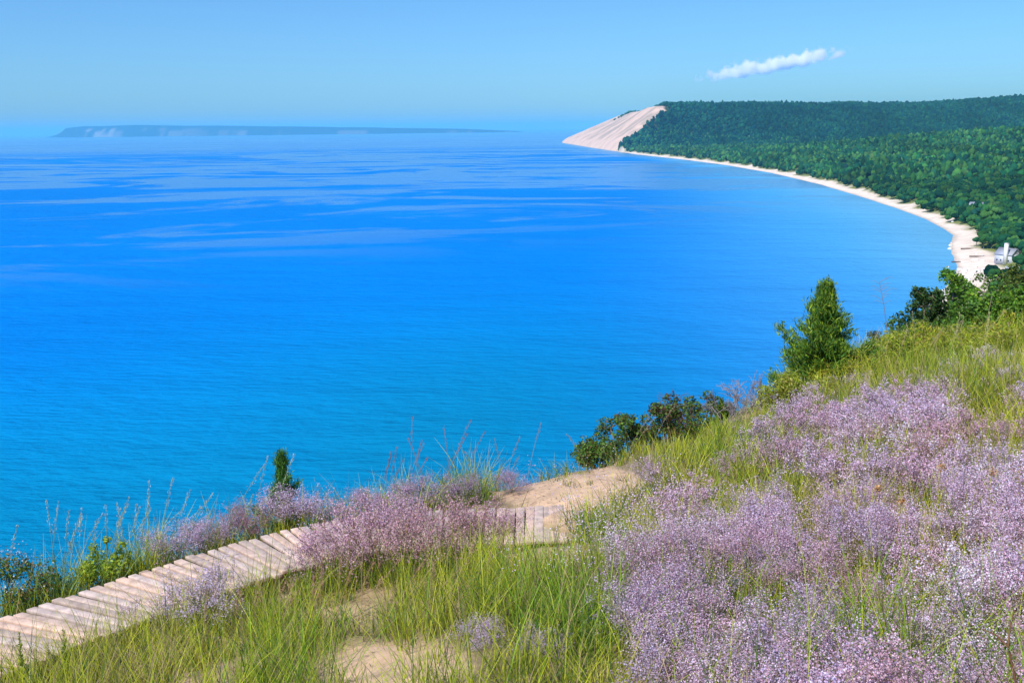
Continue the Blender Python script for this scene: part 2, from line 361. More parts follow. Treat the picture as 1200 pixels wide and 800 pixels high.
def water_mat():
    m = bpy.data.materials.new('lake_water'); nt = nodes(m); L = nt.links.new
    at = N(nt, 'ShaderNodeAttribute', attribute_name='Col'); tc = N(nt, 'ShaderNodeTexCoord')
    o = N(nt, 'ShaderNodeOutputMaterial')
    # calm slicks: warped noise in metres
    mp = N(nt, 'ShaderNodeMapping'); mp.inputs['Scale'].default_value = (.0015, .0028, 1); mp.inputs['Location'].default_value = (3.1, 1.7, 0)
    mp.inputs['Rotation'].default_value = (0, 0, math.radians(24))
    nz = N(nt, 'ShaderNodeTexNoise'); nz.inputs['Scale'].default_value = 1; nz.inputs['Detail'].default_value = 7; nz.inputs['Roughness'].default_value = .58; nz.inputs['Distortion'].default_value = 2.6
    L(tc.outputs['Object'], mp.inputs[0]); L(mp.outputs[0], nz.inputs['Vector'])
    mb = N(nt, 'ShaderNodeMapping'); mb.inputs['Scale'].default_value = (.00045, .0007, 1); mb.inputs['Location'].default_value = (.4, 5.2, 0); L(tc.outputs['Object'], mb.inputs[0])
    nb_ = N(nt, 'ShaderNodeTexNoise'); nb_.inputs['Scale'].default_value = 1; nb_.inputs['Detail'].default_value = 2; nb_.inputs['Distortion'].default_value = 1.5; L(mb.outputs[0], nb_.inputs['Vector'])
    mixn = N(nt, 'ShaderNodeMath', operation='MULTIPLY_ADD'); mixn.inputs[1].default_value = .55; L(nb_.outputs[0], mixn.inputs[0]); L(nz.outputs[0], mixn.inputs[2])
    mr = N(nt, 'ShaderNodeMapRange', interpolation_type='SMOOTHSTEP'); mr.inputs['From Min'].default_value = .728; mr.inputs['From Max'].default_value = .82
    L(mixn.outputs[0], mr.inputs['Value'])
    # slicks lie out on the open lake
    sp = N(nt, 'ShaderNodeSeparateXYZ'); L(tc.outputs['Object'], sp.inputs[0])
    ad = N(nt, 'ShaderNodeMath', operation='MULTIPLY_ADD'); ad.inputs[1].default_value = -.9; L(sp.outputs['X'], ad.inputs[0]); L(sp.outputs['Y'], ad.inputs[2])
    fa = N(nt, 'ShaderNodeMapRange', interpolation_type='SMOOTHSTEP'); fa.inputs['From Min'].default_value = 760; fa.inputs['From Max'].default_value = 1250
    L(ad.outputs[0], fa.inputs['Value'])
    sl0 = N(nt, 'ShaderNodeMath', operation='MULTIPLY'); L(mr.outputs[0], sl0.inputs[0]); L(fa.outputs[0], sl0.inputs[1])
    calm = N(nt, 'ShaderNodeMapRange', interpolation_type='SMOOTHSTEP'); calm.inputs['From Min'].default_value = 3600; calm.inputs['From Max'].default_value = 6200; calm.inputs['To Max'].default_value = .85
    L(sp.outputs['Y'], calm.inputs['Value'])
    sl = N(nt, 'ShaderNodeMath', operation='MAXIMUM'); L(sl0.outputs[0], sl.inputs[0]); L(calm.outputs[0], sl.inputs[1])
    # ripples
    m2 = N(nt, 'ShaderNodeMapping'); m2.inputs['Scale'].default_value = (.10, .26, 1); m2.inputs['Rotation'].default_value = (0, 0, math.radians(20)); L(tc.outputs['Object'], m2.inputs[0])
    r1 = N(nt, 'ShaderNodeTexNoise'); r1.inputs['Scale'].default_value = 1; r1.inputs['Detail'].default_value = 4; r1.inputs['Roughness'].default_value = .6; L(m2.outputs[0], r1.inputs['Vector'])
    m3 = N(nt, 'ShaderNodeMapping'); m3.inputs['Scale'].default_value = (.012, .03, 1); m3.inputs['Rotation'].default_value = (0, 0, math.radians(8)); L(tc.outputs['Object'], m3.inputs[0])
    r2 = N(nt, 'ShaderNodeTexNoise'); r2.inputs['Scale'].default_value = 1; r2.inputs['Detail'].default_value = 3; L(m3.outputs[0], r2.inputs['Vector'])
    sm_ = N(nt, 'ShaderNodeMath', operation='MULTIPLY_ADD'); sm_.inputs[1].default_value = 2.5; L(r2.outputs[0], sm_.inputs[0]); L(r1.outputs[0], sm_.inputs[2])
    inv = N(nt, 'ShaderNodeMath', operation='MULTIPLY_ADD'); inv.inputs[1].default_value = -.6; inv.inputs[2].default_value = .8; L(sl.outputs[0], inv.inputs[0])
    bp = N(nt, 'ShaderNodeBump'); bp.inputs['Distance'].default_value = 3.0; L(sm_.outputs[0], bp.inputs['Height']); L(inv.outputs[0], bp.inputs['Strength'])
    df = N(nt, 'ShaderNodeBsdfDiffuse'); L(at.outputs['Color'], df.inputs['Color']); L(bp.outputs[0], df.inputs['Normal'])
    gl = N(nt, 'ShaderNodeBsdfGlossy'); gl.inputs['Roughness'].default_value = .22; gl.inputs['Color'].default_value = (.80, .95, 1, 1); L(bp.outputs[0], gl.inputs['Normal'])
    lw = N(nt, 'ShaderNodeLayerWeight'); lw.inputs['Blend'].default_value = .5
    pw = N(nt, 'ShaderNodeMath', operation='POWER'); pw.inputs[1].default_value = 6.0; L(lw.outputs['Facing'], pw.inputs[0])
    k = N(nt, 'ShaderNodeMath', operation='MULTIPLY_ADD'); k.inputs[1].default_value = .95; k.inputs[2].default_value = .05; L(sl.outputs[0], k.inputs[0])
    fc = N(nt, 'ShaderNodeMath', operation='MULTIPLY'); L(pw.outputs[0], fc.inputs[0]); L(k.outputs[0], fc.inputs[1])
    mx = N(nt, 'ShaderNodeMixShader'); L(fc.outputs[0], mx.inputs[0]); L(df.outputs[0], mx.inputs[1]); L(gl.outputs[0], mx.inputs[2]); L(mx.outputs[0], o.inputs['Surface'])
    return m
o = mk('lake_water', np.c_[wx, wy, 0 * wx], WF, water_mat(), wc, smooth=True)
tag(o, 'wide blue lake with pale calm streaks reaching to the horizon', 'lake', kind='structure')

# ------------------------------------------------------------------ far island
def island():
    D0 = 25000.0
    xs = np.linspace(-11150, 300, 460)
    prof = np.interp(xs, [-11150, -10950, -10800, -10400, -9000, -7000, -5200, -3200, -1200, 0, 300], [1, 90, 215, 255, 262, 225, 180, 135, 85, 25, 1])
    prof = prof * (.93 + .14 * fbm(xs / 900, xs * 0, 71))
    vs = np.linspace(0, 1, 16); V = []; C = []
    for v in vs:
        yy = D0 + 1800 * v + 300 * (fbm(xs / 1500, xs * 0 + v, 72) - .5)
        sh = np.minimum(1, (v / .25)) if v < .25 else (1 if v < .7 else max(0, (1 - v) / .3))
        z = prof * (sh ** .7 if sh > 0 else 0) + (8 * fbm(xs / 60, xs * 0 + v * 20, 73) if 0 < v < 1 else -2)
        V.append(np.c_[xs, yy, z])
        sandy = .34 * sstep(.52, .66, fbm(xs / 260, xs * 0 + v * 3.2, 74)) * (v < .15) * sstep(-6000, -10300, xs)
        sandy = np.maximum(sandy, .16 * (v < .07) * sstep(.56, .66, fbm(xs / 500, xs * 0, 75)))
        C.append(np.array([.015, .045, .05]) * (1 - sandy[:, None]) + np.array([.8, .68, .6]) * sandy[:, None])
    n = len(xs); i = np.arange(len(vs) - 1)[:, None] * n + np.arange(n - 1)[None]
    F = np.stack([i, i + 1, i + n + 1, i + n], -1).reshape(-1, 4)
    o = mk('island', np.concatenate(V), F, M_DUNE, np.concatenate(C))
    tag(o, 'low long island with pale bluffs on the horizon', 'island', kind='structure')
island()

# ------------------------------------------------------------------ far forest
def ico(sub):
    bm = bmesh.new(); bmesh.ops.create_icosphere(bm, subdivisions=sub, radius=1)
    V = np.array([v.co[:] for v in bm.verts]); F = np.array([[v.index for v in f.verts] for f in bm.faces]); bm.free(); return V, F
ICO = {k: ico(k) for k in (1, 2, 3)}
def crown_templates(sub, n, rough):
    out = []
    V0, F0 = ICO[sub]
    for k in range(n):
        r = np.random.default_rng(100 * sub + k)
        c = unit(r.normal(size=(9, 3))); a = r.uniform(.15, .42, 9)
        rad_ = .72 + (np.exp(-((V0[:, None] - c[None]) ** 2).sum(-1) / .22) * a[None]).sum(1)
        rad_ *= 1 + r.normal(size=len(V0)) * rough
        V = V0 * rad_[:, None]; V[:, 2] = np.where(V[:, 2] < 0, V[:, 2] * .75, V[:, 2])
        out.append(V)
    return out, F0
def lobed_templates(sub, n, nl, rough):
    out = []; V0, F0 = ICO[sub]
    for k in range(n):
        r = np.random.default_rng(900 + 31 * sub + k); Vs = []
        for j in range(nl):
            if j == 0: c = np.zeros(3); q = .62
            else:
                a = j * 2.4 + r.normal() * .3; el = r.uniform(-.25, .95); c = np.array([math.cos(a) * math.cos(el), math.sin(a) * math.cos(el), math.sin(el) * .75]) * r.uniform(.48, .68); q = r.uniform(.30, .48)
            Vs.append(V0 * (q * (1 + r.normal(size=(len(V0), 1)) * rough)) * np.array([1, 1, .88]) + c)
        out.append(np.concatenate(Vs))
    return out, np.concatenate([F0 + j * len(V0) for j in range(nl)])
def trees_at(pts, R, H, sub, rough, cols, ntemp=6, lobes=0):
    T, F0 = lobed_templates(sub, ntemp, lobes, rough) if lobes else crown_templates(sub, ntemp, rough)
    cols = cols * (.35 + 1.3 * fbm(pts[:, 0] / 110, pts[:, 1] / 330, 97, 5))[:, None]; big = RNG.random(len(pts)) ** 2; R = R * (.72 + .75 * big); H = H * (.78 + .6 * big * RNG.random(len(pts)))
    n = len(pts); nv = len(T[0]); T = np.array(T)
    k = RNG.integers(0, ntemp, n); a = RNG.uniform(0, 2 * PI, n)
    V = T[k]; c, s = np.cos(a)[:, None], np.sin(a)[:, None]
    X = (V[..., 0] * c - V[..., 1] * s) * R[:, None]; Y = (V[..., 0] * s + V[..., 1] * c) * R[:, None]; Z = V[..., 2] * (H * .55)[:, None]
    W = np.stack([X + pts[:, None, 0], Y + pts[:, None, 1], Z + (pts[:, 2] + H * .52)[:, None]], -1)
    Fs = F0[None] + (np.arange(n) * nv)[:, None, None]
    C = np.repeat(cols[:, None], nv, 1)
    return W.reshape(-1, 3), Fs.reshape(-1, 3), C.reshape(-1, 3)
GREENS = [(.020, .085, .028), (.012, .07, .032), (.034, .115, .028), (.010, .052, .03), (.05, .13, .03)]
def jgrid(x0, x1, y0, y1, sp):
    a, b = np.meshgrid(np.arange(x0, x1, sp), np.arange(y0, y1, sp)); a = a.ravel() + RNG.uniform(-.45, .45, a.size) * sp; b = b.ravel() + RNG.uniform(-.45, .45, b.size) * sp
    return a, b
def forest_ok(x, y):
    h, d, bw, ws = far_parts(x, y)
    e = d - bw + (fbm(x / 25, y / 25, 51) - .5) * 30
    az_ = np.degrees(np.arctan2(x, y))
    tl = 4330 + .75 * d + (fbm(x / 60, y / 60, 63) - .5) * 120
    ok = (e > 5) & (az_ < 31) & ~((y > tl) & (d < ws * 1.25))
    # grassy gap behind the beach
    g = ((x - 372) / 46) ** 2 + ((y - 965) / 105) ** 2
    ok &= ~((e < 75) & (g < 1))
    return ok, h
fx_, fy_ = jgrid(150, 1300, 480, 1500, 7.0); ok, h = forest_ok(fx_, fy_)
ok &= np.hypot(fx_, fy_) > 520
fx_, fy_, h = fx_[ok], fy_[ok], h[ok]
# clearings for the houses: (name, pixel seen, z, size, yaw, ...)
HOUSES = [(1144, 247, 9.0), (1181, 298, 10.0), (1189, 318, 10.0), (1086, 222, 9.0)]
hp = [at_z(a, b, z) for a, b, z in HOUSES]
for p, back in zip(hp, (45, 80, 60, 50)):
    dv = -unit(np.array([p[0], p[1]])); u_ = (fx_ - p[0]) * dv[0] + (fy_ - p[1]) * dv[1]; v_ = (fx_ - p[0]) * -dv[1] + (fy_ - p[1]) * dv[0]
    k = ~((u_ > -10) & (u_ < back) & (np.abs(v_) < 8.5)); fx_, fy_, h = fx_[k], fy_[k], h[k]
dist = np.hypot(fx_, fy_)
ppx, ppy = project(np.c_[fx_, fy_, h + 12])
vis = (ppx > 1040) & (ppx < 1210)
score = np.where(vis, dist, 1e9); order = np.argsort(score)
SINGLE = order[:150]
rest = np.ones(len(fx_), bool); rest[SINGLE] = False
# single trees nearest the beach houses: shared meshes, trunk + crown
T3, F3 = lobed_templates(2, 8, 14, .13)
protos = []
for k in range(8):
    base = np.array(GREENS[k % 5]); r = np.random.default_rng(k)
    cm = bpy.data.meshes.new('crown'); 
    V = T3[k] * np.array([4.7, 4.7, 4.8]) + np.array([0, 0, 7.0])
    oc = mk('crown', V, F3, M_CROWN, np.repeat(base * r.uniform(.7, 1.35) * r.uniform(.7, 1.35, (14, 1)), len(ICO[2][0]), 0))
    g = Geo(); tube(g, [(0, 0, -1.5), (.1, 0, 2), (.2, .1, 5), (.1, .2, 8)], [.34, .28, .22, .12], (.16, .13, .10), 6)
    ot = g.build('trunk', M_BARK)
    protos.append((oc, ot))
for q, j in enumerate(SINGLE):
    t = thing('broadleaf_tree', (fx_[j], fy_[j], h[j]), 'rounded dark green broadleaf tree in the wood behind the beach houses', 'tree', 'broadleaf trees in the wood behind the beach', RNG.uniform(0, 6.28))
    s = RNG.uniform(.75, 1.2); t.scale = (s, s, s * RNG.uniform(.9, 1.2))
    oc, ot = protos[q % 8]
    for src, first in ((oc, q < 8), (ot, q < 8)):
        c = src if first else src.copy()
        if not first: COL.objects.link(c)
        c.parent = t
parts = []
k = rest; n = k.sum()
parts.append(trees_at(np.c_[fx_, fy_, h][k], RNG.uniform(3.5, 5.6, n), RNG.uniform(9, 15, n), 1, .14, palette(n, GREENS, .22), 8, 9))
x, y = jgrid(250, 2600, 1500, 4350, 8.6); ok, h = forest_ok(x, y); ok &= RNG.random(len(x)) < .9; x, y, h = x[ok], y[ok], h[ok]; n = len(x)
parts.append(trees_at(np.c_[x, y, h], RNG.uniform(3.5, 6.2, n), RNG.uniform(10, 18, n), 1, .22, palette(n, GREENS, .32) * 1.2))
def merged(parts):
    V = np.concatenate([p[0] for p in parts]); C = np.concatenate([p[2] for p in parts]); o = 0; F = []
    for p in parts: F.append(p[1] + o); o += len(p[0])
    return V, np.concatenate(F), C
V, F_, C = merged(parts)
o = mk('forest', V, F_, M_CROWN, C); tag(o, 'dense green wood on the flat land behind the bay', 'forest', kind='stuff')
x, y = jgrid(450, 3900, 4150, 6700, 13); ok, h = forest_ok(x, y); x, y, h = x[ok], y[ok], h[ok]; n = len(x)
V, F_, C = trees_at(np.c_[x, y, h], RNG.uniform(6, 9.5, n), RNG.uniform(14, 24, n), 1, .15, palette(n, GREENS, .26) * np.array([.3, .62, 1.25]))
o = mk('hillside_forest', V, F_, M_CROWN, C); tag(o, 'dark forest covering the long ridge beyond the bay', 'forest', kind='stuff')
# tuft of trees on the dune crest
tx, ty, th = [], [], []
for k in range(60):
    p = at_y(738 + RNG.normal() * 9, 134, 6300 + RNG.normal() * 60); tx.append(p[0]); ty.append(p[1])
tx, ty = np.array(tx), np.array(ty); th = ground(tx, ty)
V, F_, C = trees_at(np.c_[tx, ty, th], RNG.uniform(5, 9, 60), RNG.uniform(8, 16, 60), 1, .15, palette(60, GREENS, .2))
o = mk('dune_crest_grove', V, F_, M_CROWN, C); tag(o, 'small dark grove on top of the bare dune', 'grove', kind='stuff')

# ------------------------------------------------------------------ houses by the beach
def house(p, w, l, hw, hr, yaw, wallc, roofc, label, chimney=None):
    z = gz(p[0], p[1]); t = thing('beach_house', (p[0], p[1], z), label, 'house', None, yaw)
    g = Geo(); box(g, (-w / 2, -l / 2, -1), (w / 2, l / 2, hw), wallc)
    V = [(-w / 2, -l / 2, hw), (w / 2, -l / 2, hw), (0, -l / 2, hw + hr), (-w / 2, l / 2, hw), (w / 2, l / 2, hw), (0, l / 2, hw + hr)]
    g.add(V, [[0, 1, 2]], wallc); g.add(V, [[4, 3, 5]], wallc)
    g.build('wall', M_PLASTER, t)
    g = Geo(); e = .5; th_ = .18
    for s in (-1, 1):
        a = np.array([s * (w / 2 + e), 0, hw - e * hr / (w / 2)]); b = np.array([0, 0, hw + hr + .06])
        V = []
        for yy in (-l / 2 - e, l / 2 + e):
            for q in (a, b): V += [(q[0], yy, q[2] + .02), (q[0], yy, q[2] + th_)]
        V = np.array(V); g.add(V, [[0, 2, 3, 1], [4, 5, 7, 6], [1, 3, 7, 5], [0, 4, 6, 2], [0, 1, 5, 4], [2, 6, 7, 3]], roofc)
    rf = g.build('roof', M_PLASTER, t)
    if chimney:
        g = Geo(); cx, cy, cw, ch = chimney; box(g, (cx - cw, cy - cw, -.5), (cx + cw, cy + cw, ch), (.82, .80, .78)); box(g, (cx - cw - .08, cy - cw - .08, ch), (cx + cw + .08, cy + cw + .08, ch + .25), (.6, .58, .56))
        g.build('chimney', M_PLASTER, rf)
    for yy in np.arange(-l / 2 + 2, l / 2 - 1, 3.0):
        for s in (-1, 1):
            g = Geo(); box(g, (s * w / 2 - .04, yy - .5, 1.2), (s * w / 2 + .04, yy + .5, 2.5), (.05, .07, .10)); wdw = g.build('window', M_PLASTER, t)
            g = Geo(); box(g, (s * w / 2 - .09, yy - .6, 1.06), (s * w / 2 + .09, yy + .6, 1.17), (.8, .8, .78)); g.build('sill', M_PLASTER, wdw)
    for xx in (-w / 4, w / 4):
        g = Geo(); box(g, (xx - .5, -l / 2 - .04, 1.2), (xx + .5, -l / 2 + .04, 2.5), (.05, .07, .10)); g.build('window', M_PLASTER, t)
    g = Geo(); box(g, (-.45, -l / 2 - .05, -.9), (.45, -l / 2 + .05, 2.05), (.30, .22, .16)); g.build('door', M_PLASTER, t)
    return t
house(hp[0], 9, 13, 5.5, 3.2, .9, (.55, .57, .62), (.42, .44, .50), 'grey gabled house among trees beside the grassy patch above the beach')
house(hp[1], 10, 13, 6.0, 4.0, .5, (.62, .63, .68), (.40, .41, .46), 'grey roofed house with a tall white chimney above the beach', (-6.2, -3.0, 1.1, 14))
house(hp[2], 7, 10, 3.4, 2.6, 1.1, (.84, .83, .82), (.70, .72, .76), 'low white house nearest to the bluff, in front of the tall chimney')
house(hp[3], 7, 9, 4.6, 2.6, .3, (.62, .66, .72), (.45, .50, .58), 'small pale blue house deep in the wood, farthest from the bluff')

# driftwood and boulders on the beach
M_ROCK = attr_mat('pale_rock', .9, 2, .2, .5, 6, .1)
for k, (a, b, L_, yaw, label) in enumerate([(1137, 291, 15, .05, 'long dark driftwood log lying across the widest part of the beach'), (1146, 300, 12, -.15, 'brown driftwood log below the widest part of the beach'),
                                    (1148, 273, 10, .6, 'dark driftwood log at the top of the beach below the grassy patch'), (1121, 304, 7, .1, 'short driftwood log near the waterline of the beach')]):
    p = at_z(a, b, 2.2); z = gz(p[0], p[1]); g = Geo()
    tube(g, [(-L_ / 2, 0, .35), (-L_ / 6, .2, .45), (L_ / 5, -.1, .4), (L_ / 2, .1, .5)], [.55, .5, .4, .22], (.16, .11, .09), 8)
    tube(g, [(L_ / 4, 0, .45), (L_ / 3, .7, .9), (L_ / 2.6, 1.2, 1.5)], [.2, .14, .06], (.16, .11, .09), 6)
    o = g.build('driftwood_log', M_BARK, loc=(p[0], p[1], z)); o.rotation_euler.z = yaw; tag(o, label, 'driftwood')
rk = []
V0, F0 = ICO[2]
for k in range(4):
    r = np.random.default_rng(500 + k); V = V0 * (1 + r.normal(size=(len(V0), 1)) * .09); V = V * np.array([1.3, 1, .75]); rk.append(V)
RP = [(RNG.normal(1141, 11), RNG.normal(316, 7)) for _ in range(46)] + [(RNG.uniform(1094, 1110), RNG.uniform(336, 345)) for _ in range(16)] + [(1113, 259), (1116, 262), (1119, 258), (1114, 286), (1113, 290), (1115, 283)]
rmesh = []
for k, (a, b) in enumerate(RP):
    p = at_z(a, b, 1.5); z = gz(p[0], p[1]); lab = 'pale boulder among the rubble at the near end of the beach'; grp = 'boulders at the near end of the beach'
    if k >= 62: lab = 'pale boulder on its own beside the beach'; grp = 'lone pale boulders by the beach'
    s = RNG.uniform(.6, 1.7)
    if k < 4:
        o = mk('boulder', rk[k], F0, M_ROCK, np.tile([.78, .74, .72], (len(V0), 1))); rmesh.append(o)
    else:
        o = rmesh[k % 4].copy(); COL.objects.link(o)
    o.location = (p[0], p[1], max(z, 0) + .2 * s); o.scale = (s, s, s); o.rotation_euler.z = RNG.uniform(0, 6); tag(o, lab, 'boulder', grp)

# ------------------------------------------------------------------ boardwalk
bwo = thing('boardwalk', (0, 0, 0), 'weathered plank boardwalk curving along the bluff edge into the sand', 'boardwalk')
g = Geo()
for i, (c, q, n) in enumerate(bw_c):
    w = (.086 if c[0] < -1.5 else .102) + random.uniform(-.005, .004); l = BW_W / 2 + random.uniform(-.008, .008)
    zz = ZB + random.gauss(0, .004)
    skew = math.radians(float(np.interp(c[0], [-5.0, -4.2, -3.0, 0.2], [22, 20, 7, -8])) + random.gauss(0, .5)); dv = n * math.cos(skew) + q * math.sin(skew); k_ = 1 / math.cos(skew)
    base = np.array(random.choice([(.64, .46, .37), (.69, .50, .40), (.62, .47, .39), (.72, .50, .38), (.58, .44, .36), (.67, .52, .45)])) * random.uniform(.84, 1.08)
    if c[1] > 0: 
        off = random.uniform(-.012, .012)
        A_, B_ = dv * l * k_, q * (w / 2) * k_; c_ = np.array(c) + dv * off; t1, t2 = random.gauss(0, .004), random.gauss(0, .004)
        V = [np.r_[c_ + sa * A_ + sb * B_, zz + dz + (t1 if sa < 0 else t2)] for dz in (-.038, 0) for sa, sb in ((-1, -1), (1, -1), (1, 1), (-1, 1))]
        g.add(V, [[0, 3, 2, 1], [4, 5, 6, 7], [0, 1, 5, 4], [1, 2, 6, 5], [2, 3, 7, 6], [3, 0, 4, 7]], base)
deck = g.build('deck', M_WOOD, bwo)
bv = deck.modifiers.new('bevel', 'BEVEL'); bv.width = .006; bv.segments = 2
for off in (-.42, .42):
    g = Geo()
    pts = [np.r_[c + n * off, ZB - .095] for c, q, n in bw_c[::4]]
    for a, b in zip(pts[:-1], pts[1:]):
        dv = b - a; l = np.linalg.norm(dv); th = math.atan2(dv[1], dv[0]); R = np.array([[math.cos(th), -math.sin(th), 0], [math.sin(th), math.cos(th), 0], [0, 0, 1]])
        box(g, (0, -.04, -.12), (l - .002, .04, .05), (.16, .13, .11), R, a)
    g.build('stringer', M_WOOD, bwo)

# ------------------------------------------------------------------ grass
def blades(g, B, az, L, W, lean, curl, c0, c1, segs=3, rng=RNG):
    n = len(B); t = np.linspace(0, 1, segs + 1)[None, :, None]
    d = np.stack([np.cos(az), np.sin(az), 0 * az], -1)[:, None]; tw = az + PI / 2 + rng.normal(size=n) * .7
    s = np.stack([np.cos(tw), np.sin(tw), 0 * tw], -1)[:, None]
    L_ = L[:, None, None]; le = lean[:, None, None]; cu = curl[:, None, None]
    P = B[:, None] + d * L_ * (le * t + cu * t * t) + np.array([0, 0, 1.0]) * L_ * (t * np.sqrt(np.maximum(.1, 1 - le ** 2)) - .55 * cu * t ** 2.2)
    w = (W[:, None, None] / 2) * (1 - .93 * t ** 1.6)
    V = np.stack([P - s * w, P + s * w], 2)
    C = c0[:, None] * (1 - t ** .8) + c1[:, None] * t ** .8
    C = np.repeat(C[:, :, None], 2, 2)
    m = (segs + 1) * 2
    k = (np.arange(segs) * 2)[None, :, None] + np.array([0, 1, 3, 2])[None, None]
    F = (np.arange(n) * m)[:, None, None] + k
    g.add(V.reshape(-1, 3), F.reshape(-1, 4), C.reshape(-1, 3))
FLOWER_POLY = [(722, 760), (735, 700), (770, 640), (822, 600), (880, 535), (950, 482), (1060, 448), (1180, 440), (1420, 436), (3200, 436), (9000, 1200), (9000, 4000), (900, 4000), (800, 1000), (770, 860)]
def zone(px, py):
    """returns grass density, green share (else straw), at ground points seen at these pixels"""
    sm = sand_mask(px, py)
    dens = np.ones(px.shape) * .9
    dens = np.where(sm > .05, .10, dens); dens = np.where((sm > -.15) & (sm <= .05), .45, dens)
    fl = in_poly(px, py, FLOWER_POLY); dens = np.where(fl, np.where(py < 560, .8, .45), dens)
    tops = (py < 470) & (px > 900); dens = np.where(tops, 1.1, dens); dens = np.maximum(dens, 1.3 * (((px - 722) / 42) ** 2 + ((py - 622) / 34) ** 2 < 1))
    return dens, fl, sm
def scatter(n, dmin, dmax, spread=.60):
    """points on the bluff top, uniform over the ground between two distances"""
    y = np.sqrt(RNG.uniform(dmin ** 2, dmax ** 2, n)); u = RNG.uniform(-1, 1, n); m_ = spread * y * 1.04 + 3.2; x = u * m_
    return x, y
GB = Geo()
for (dmin, dmax, dens, nb, wmul, segs) in ((2.0, 9.5, 120, 15, 1.15, 4), (9.5, 17, 62, 14, 1.6, 3), (17, 36, 22, 14, 2.4, 3)):
    area = .62 * (dmax ** 2 - dmin ** 2) * 1.04 + 6.4 * (dmax - dmin); n = int(area * dens); x, y = scatter(n, dmin, dmax)
    z = near_h(x, y); px, py = project(np.c_[x, y, z]); de, fl, sm = zone(px, py)
    sd = poly_dist(x, y, crest)[0]; bd = np.abs(poly_dist(x, y, bw_line)[0])
    clump = fbm(x * 1.3, y * 1.3, 81)
    pr = np.where(sm > -.1, de * sstep(.30, .5, clump), de * sstep(.12, .42, clump)) * (sd < 5) * (bd > .63)
    keep = RNG.random(n) < pr; x, y, z, fl, sm, px, py, bd, sd = [a[keep] for a in (x, y, z, fl, sm, px, py, bd, sd)]
    n = len(x); hue = fbm(x * .7, y * .7, 82); tall = fbm(x * .5, y * .5, 83)
    m = np.repeat(np.arange(n), nb); N_ = len(m)
    bx = x[m] + RNG.normal(size=N_) * .05 * wmul ** .5; by = y[m] + RNG.normal(size=N_) * .05 * wmul ** .5
    B = np.c_[bx, by, z[m] - .015]
    topz = sstep(480, 430, py) * (px > 880)
    L = (RNG.uniform(.22, .58, N_) * (.5 + 1.1 * tall[m])) * (1 + .45 * topz[m])
    tf = RNG.uniform(.55, 1.5, n); L = L * tf[m]; L = np.where((px[m] > 640) & (px[m] < 930) & (sd[m] > -2.2), L * .5, L); L = np.where(sm[m] > 0, L * .6, L); L = np.where(bd[m] < 1.0, L * .75, L)
    hu = hue[m] + .05 + RNG.normal(size=N_) * .09 + .05 * topz[m] + (RNG.normal(size=n) * .11)[m]
    green = np.array([.22, .43, .02]); yel = np.array([.64, .66, .04]); straw = np.array([.52, .40, .19]); dk = np.array([.06, .15, .02])
    k = np.clip((hu - .22) / .35, 0, 1)[:, None]
    c1 = green * (1 - k) + yel * k
    strawt = RNG.random(n) < .10; st_ = RNG.random(N_) < (.10 + .2 * (hue[m] > .6) + .55 * strawt[m]); c1 = np.where(st_[:, None], straw * RNG.uniform(.7, 1.15, (N_, 1)), c1)
    dr = RNG.random(N_) < .18; c1 = np.where(dr[:, None], dk, c1)
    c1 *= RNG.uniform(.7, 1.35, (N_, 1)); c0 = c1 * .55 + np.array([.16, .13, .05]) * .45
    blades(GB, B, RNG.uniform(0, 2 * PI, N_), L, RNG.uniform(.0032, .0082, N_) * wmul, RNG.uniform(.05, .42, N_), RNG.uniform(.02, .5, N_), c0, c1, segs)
n = 5200; x, y = scatter(n, 2.6, 20); z = near_h(x, y); px, py = project(np.c_[x, y, z]); k = in_poly(px, py, FLOWER_POLY) & (fbm(x * .8, y * .8, 101) > .45); x, y, z = x[k], y[k], z[k]; n = len(x)
c_ = palette(n, [(.46, .34, .18), (.30, .18, .11), (.55, .44, .24), (.24, .13, .10)], .15)
blades(GB, np.c_[x, y, z], RNG.uniform(0, 6.28, n), RNG.uniform(.45, .78, n), RNG.uniform(.003, .005, n) * np.where(y > 9, 1.6, 1), RNG.uniform(.02, .25, n), RNG.uniform(0, .15, n), c_ * .8, c_, 3)
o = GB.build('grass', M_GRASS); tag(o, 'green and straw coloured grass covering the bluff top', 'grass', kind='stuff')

# straw litter on bare sand
LT = Geo(); n = 40000; x, y = scatter(n, 4, 15); z = near_h(x, y); px, py = project(np.c_[x, y, z]); sm = sand_mask(px, py)
bd = np.abs(poly_dist(x, y, bw_line)[0]); k = (bd > .66) & (RNG.random(n) < np.where(sm > .3, .3, .7)); x, y, z = x[k], y[k], z[k]; n = len(x)
leaves(LT, np.c_[x, y, z + .008], RNG.uniform(.02, .12, n), .09, palette(n, [(.5, .38, .2), (.35, .25, .14), (.22, .16, .1), (.6, .5, .33)], .2), up=3)
q = RNG.integers(0, n, 500); leaves(LT, np.c_[x[q], y[q], z[q] + .012], RNG.uniform(.08, .28, 500), .045, palette(500, [(.12, .08, .06), (.2, .14, .09)], .2), up=3)
q = RNG.integers(0, n, 1500); leaves(LT, np.c_[x[q] + .1, y[q], z[q] + .01], RNG.uniform(.012, .035, 1500), .8, palette(1500, [(.4, .34, .28), (.24, .2, .17), (.6, .52, .44)], .2), up=2)
o = LT.build('plant_litter', M_GRASS); tag(o, 'dry straw and dead stems lying on the sand', 'litter', kind='stuff')

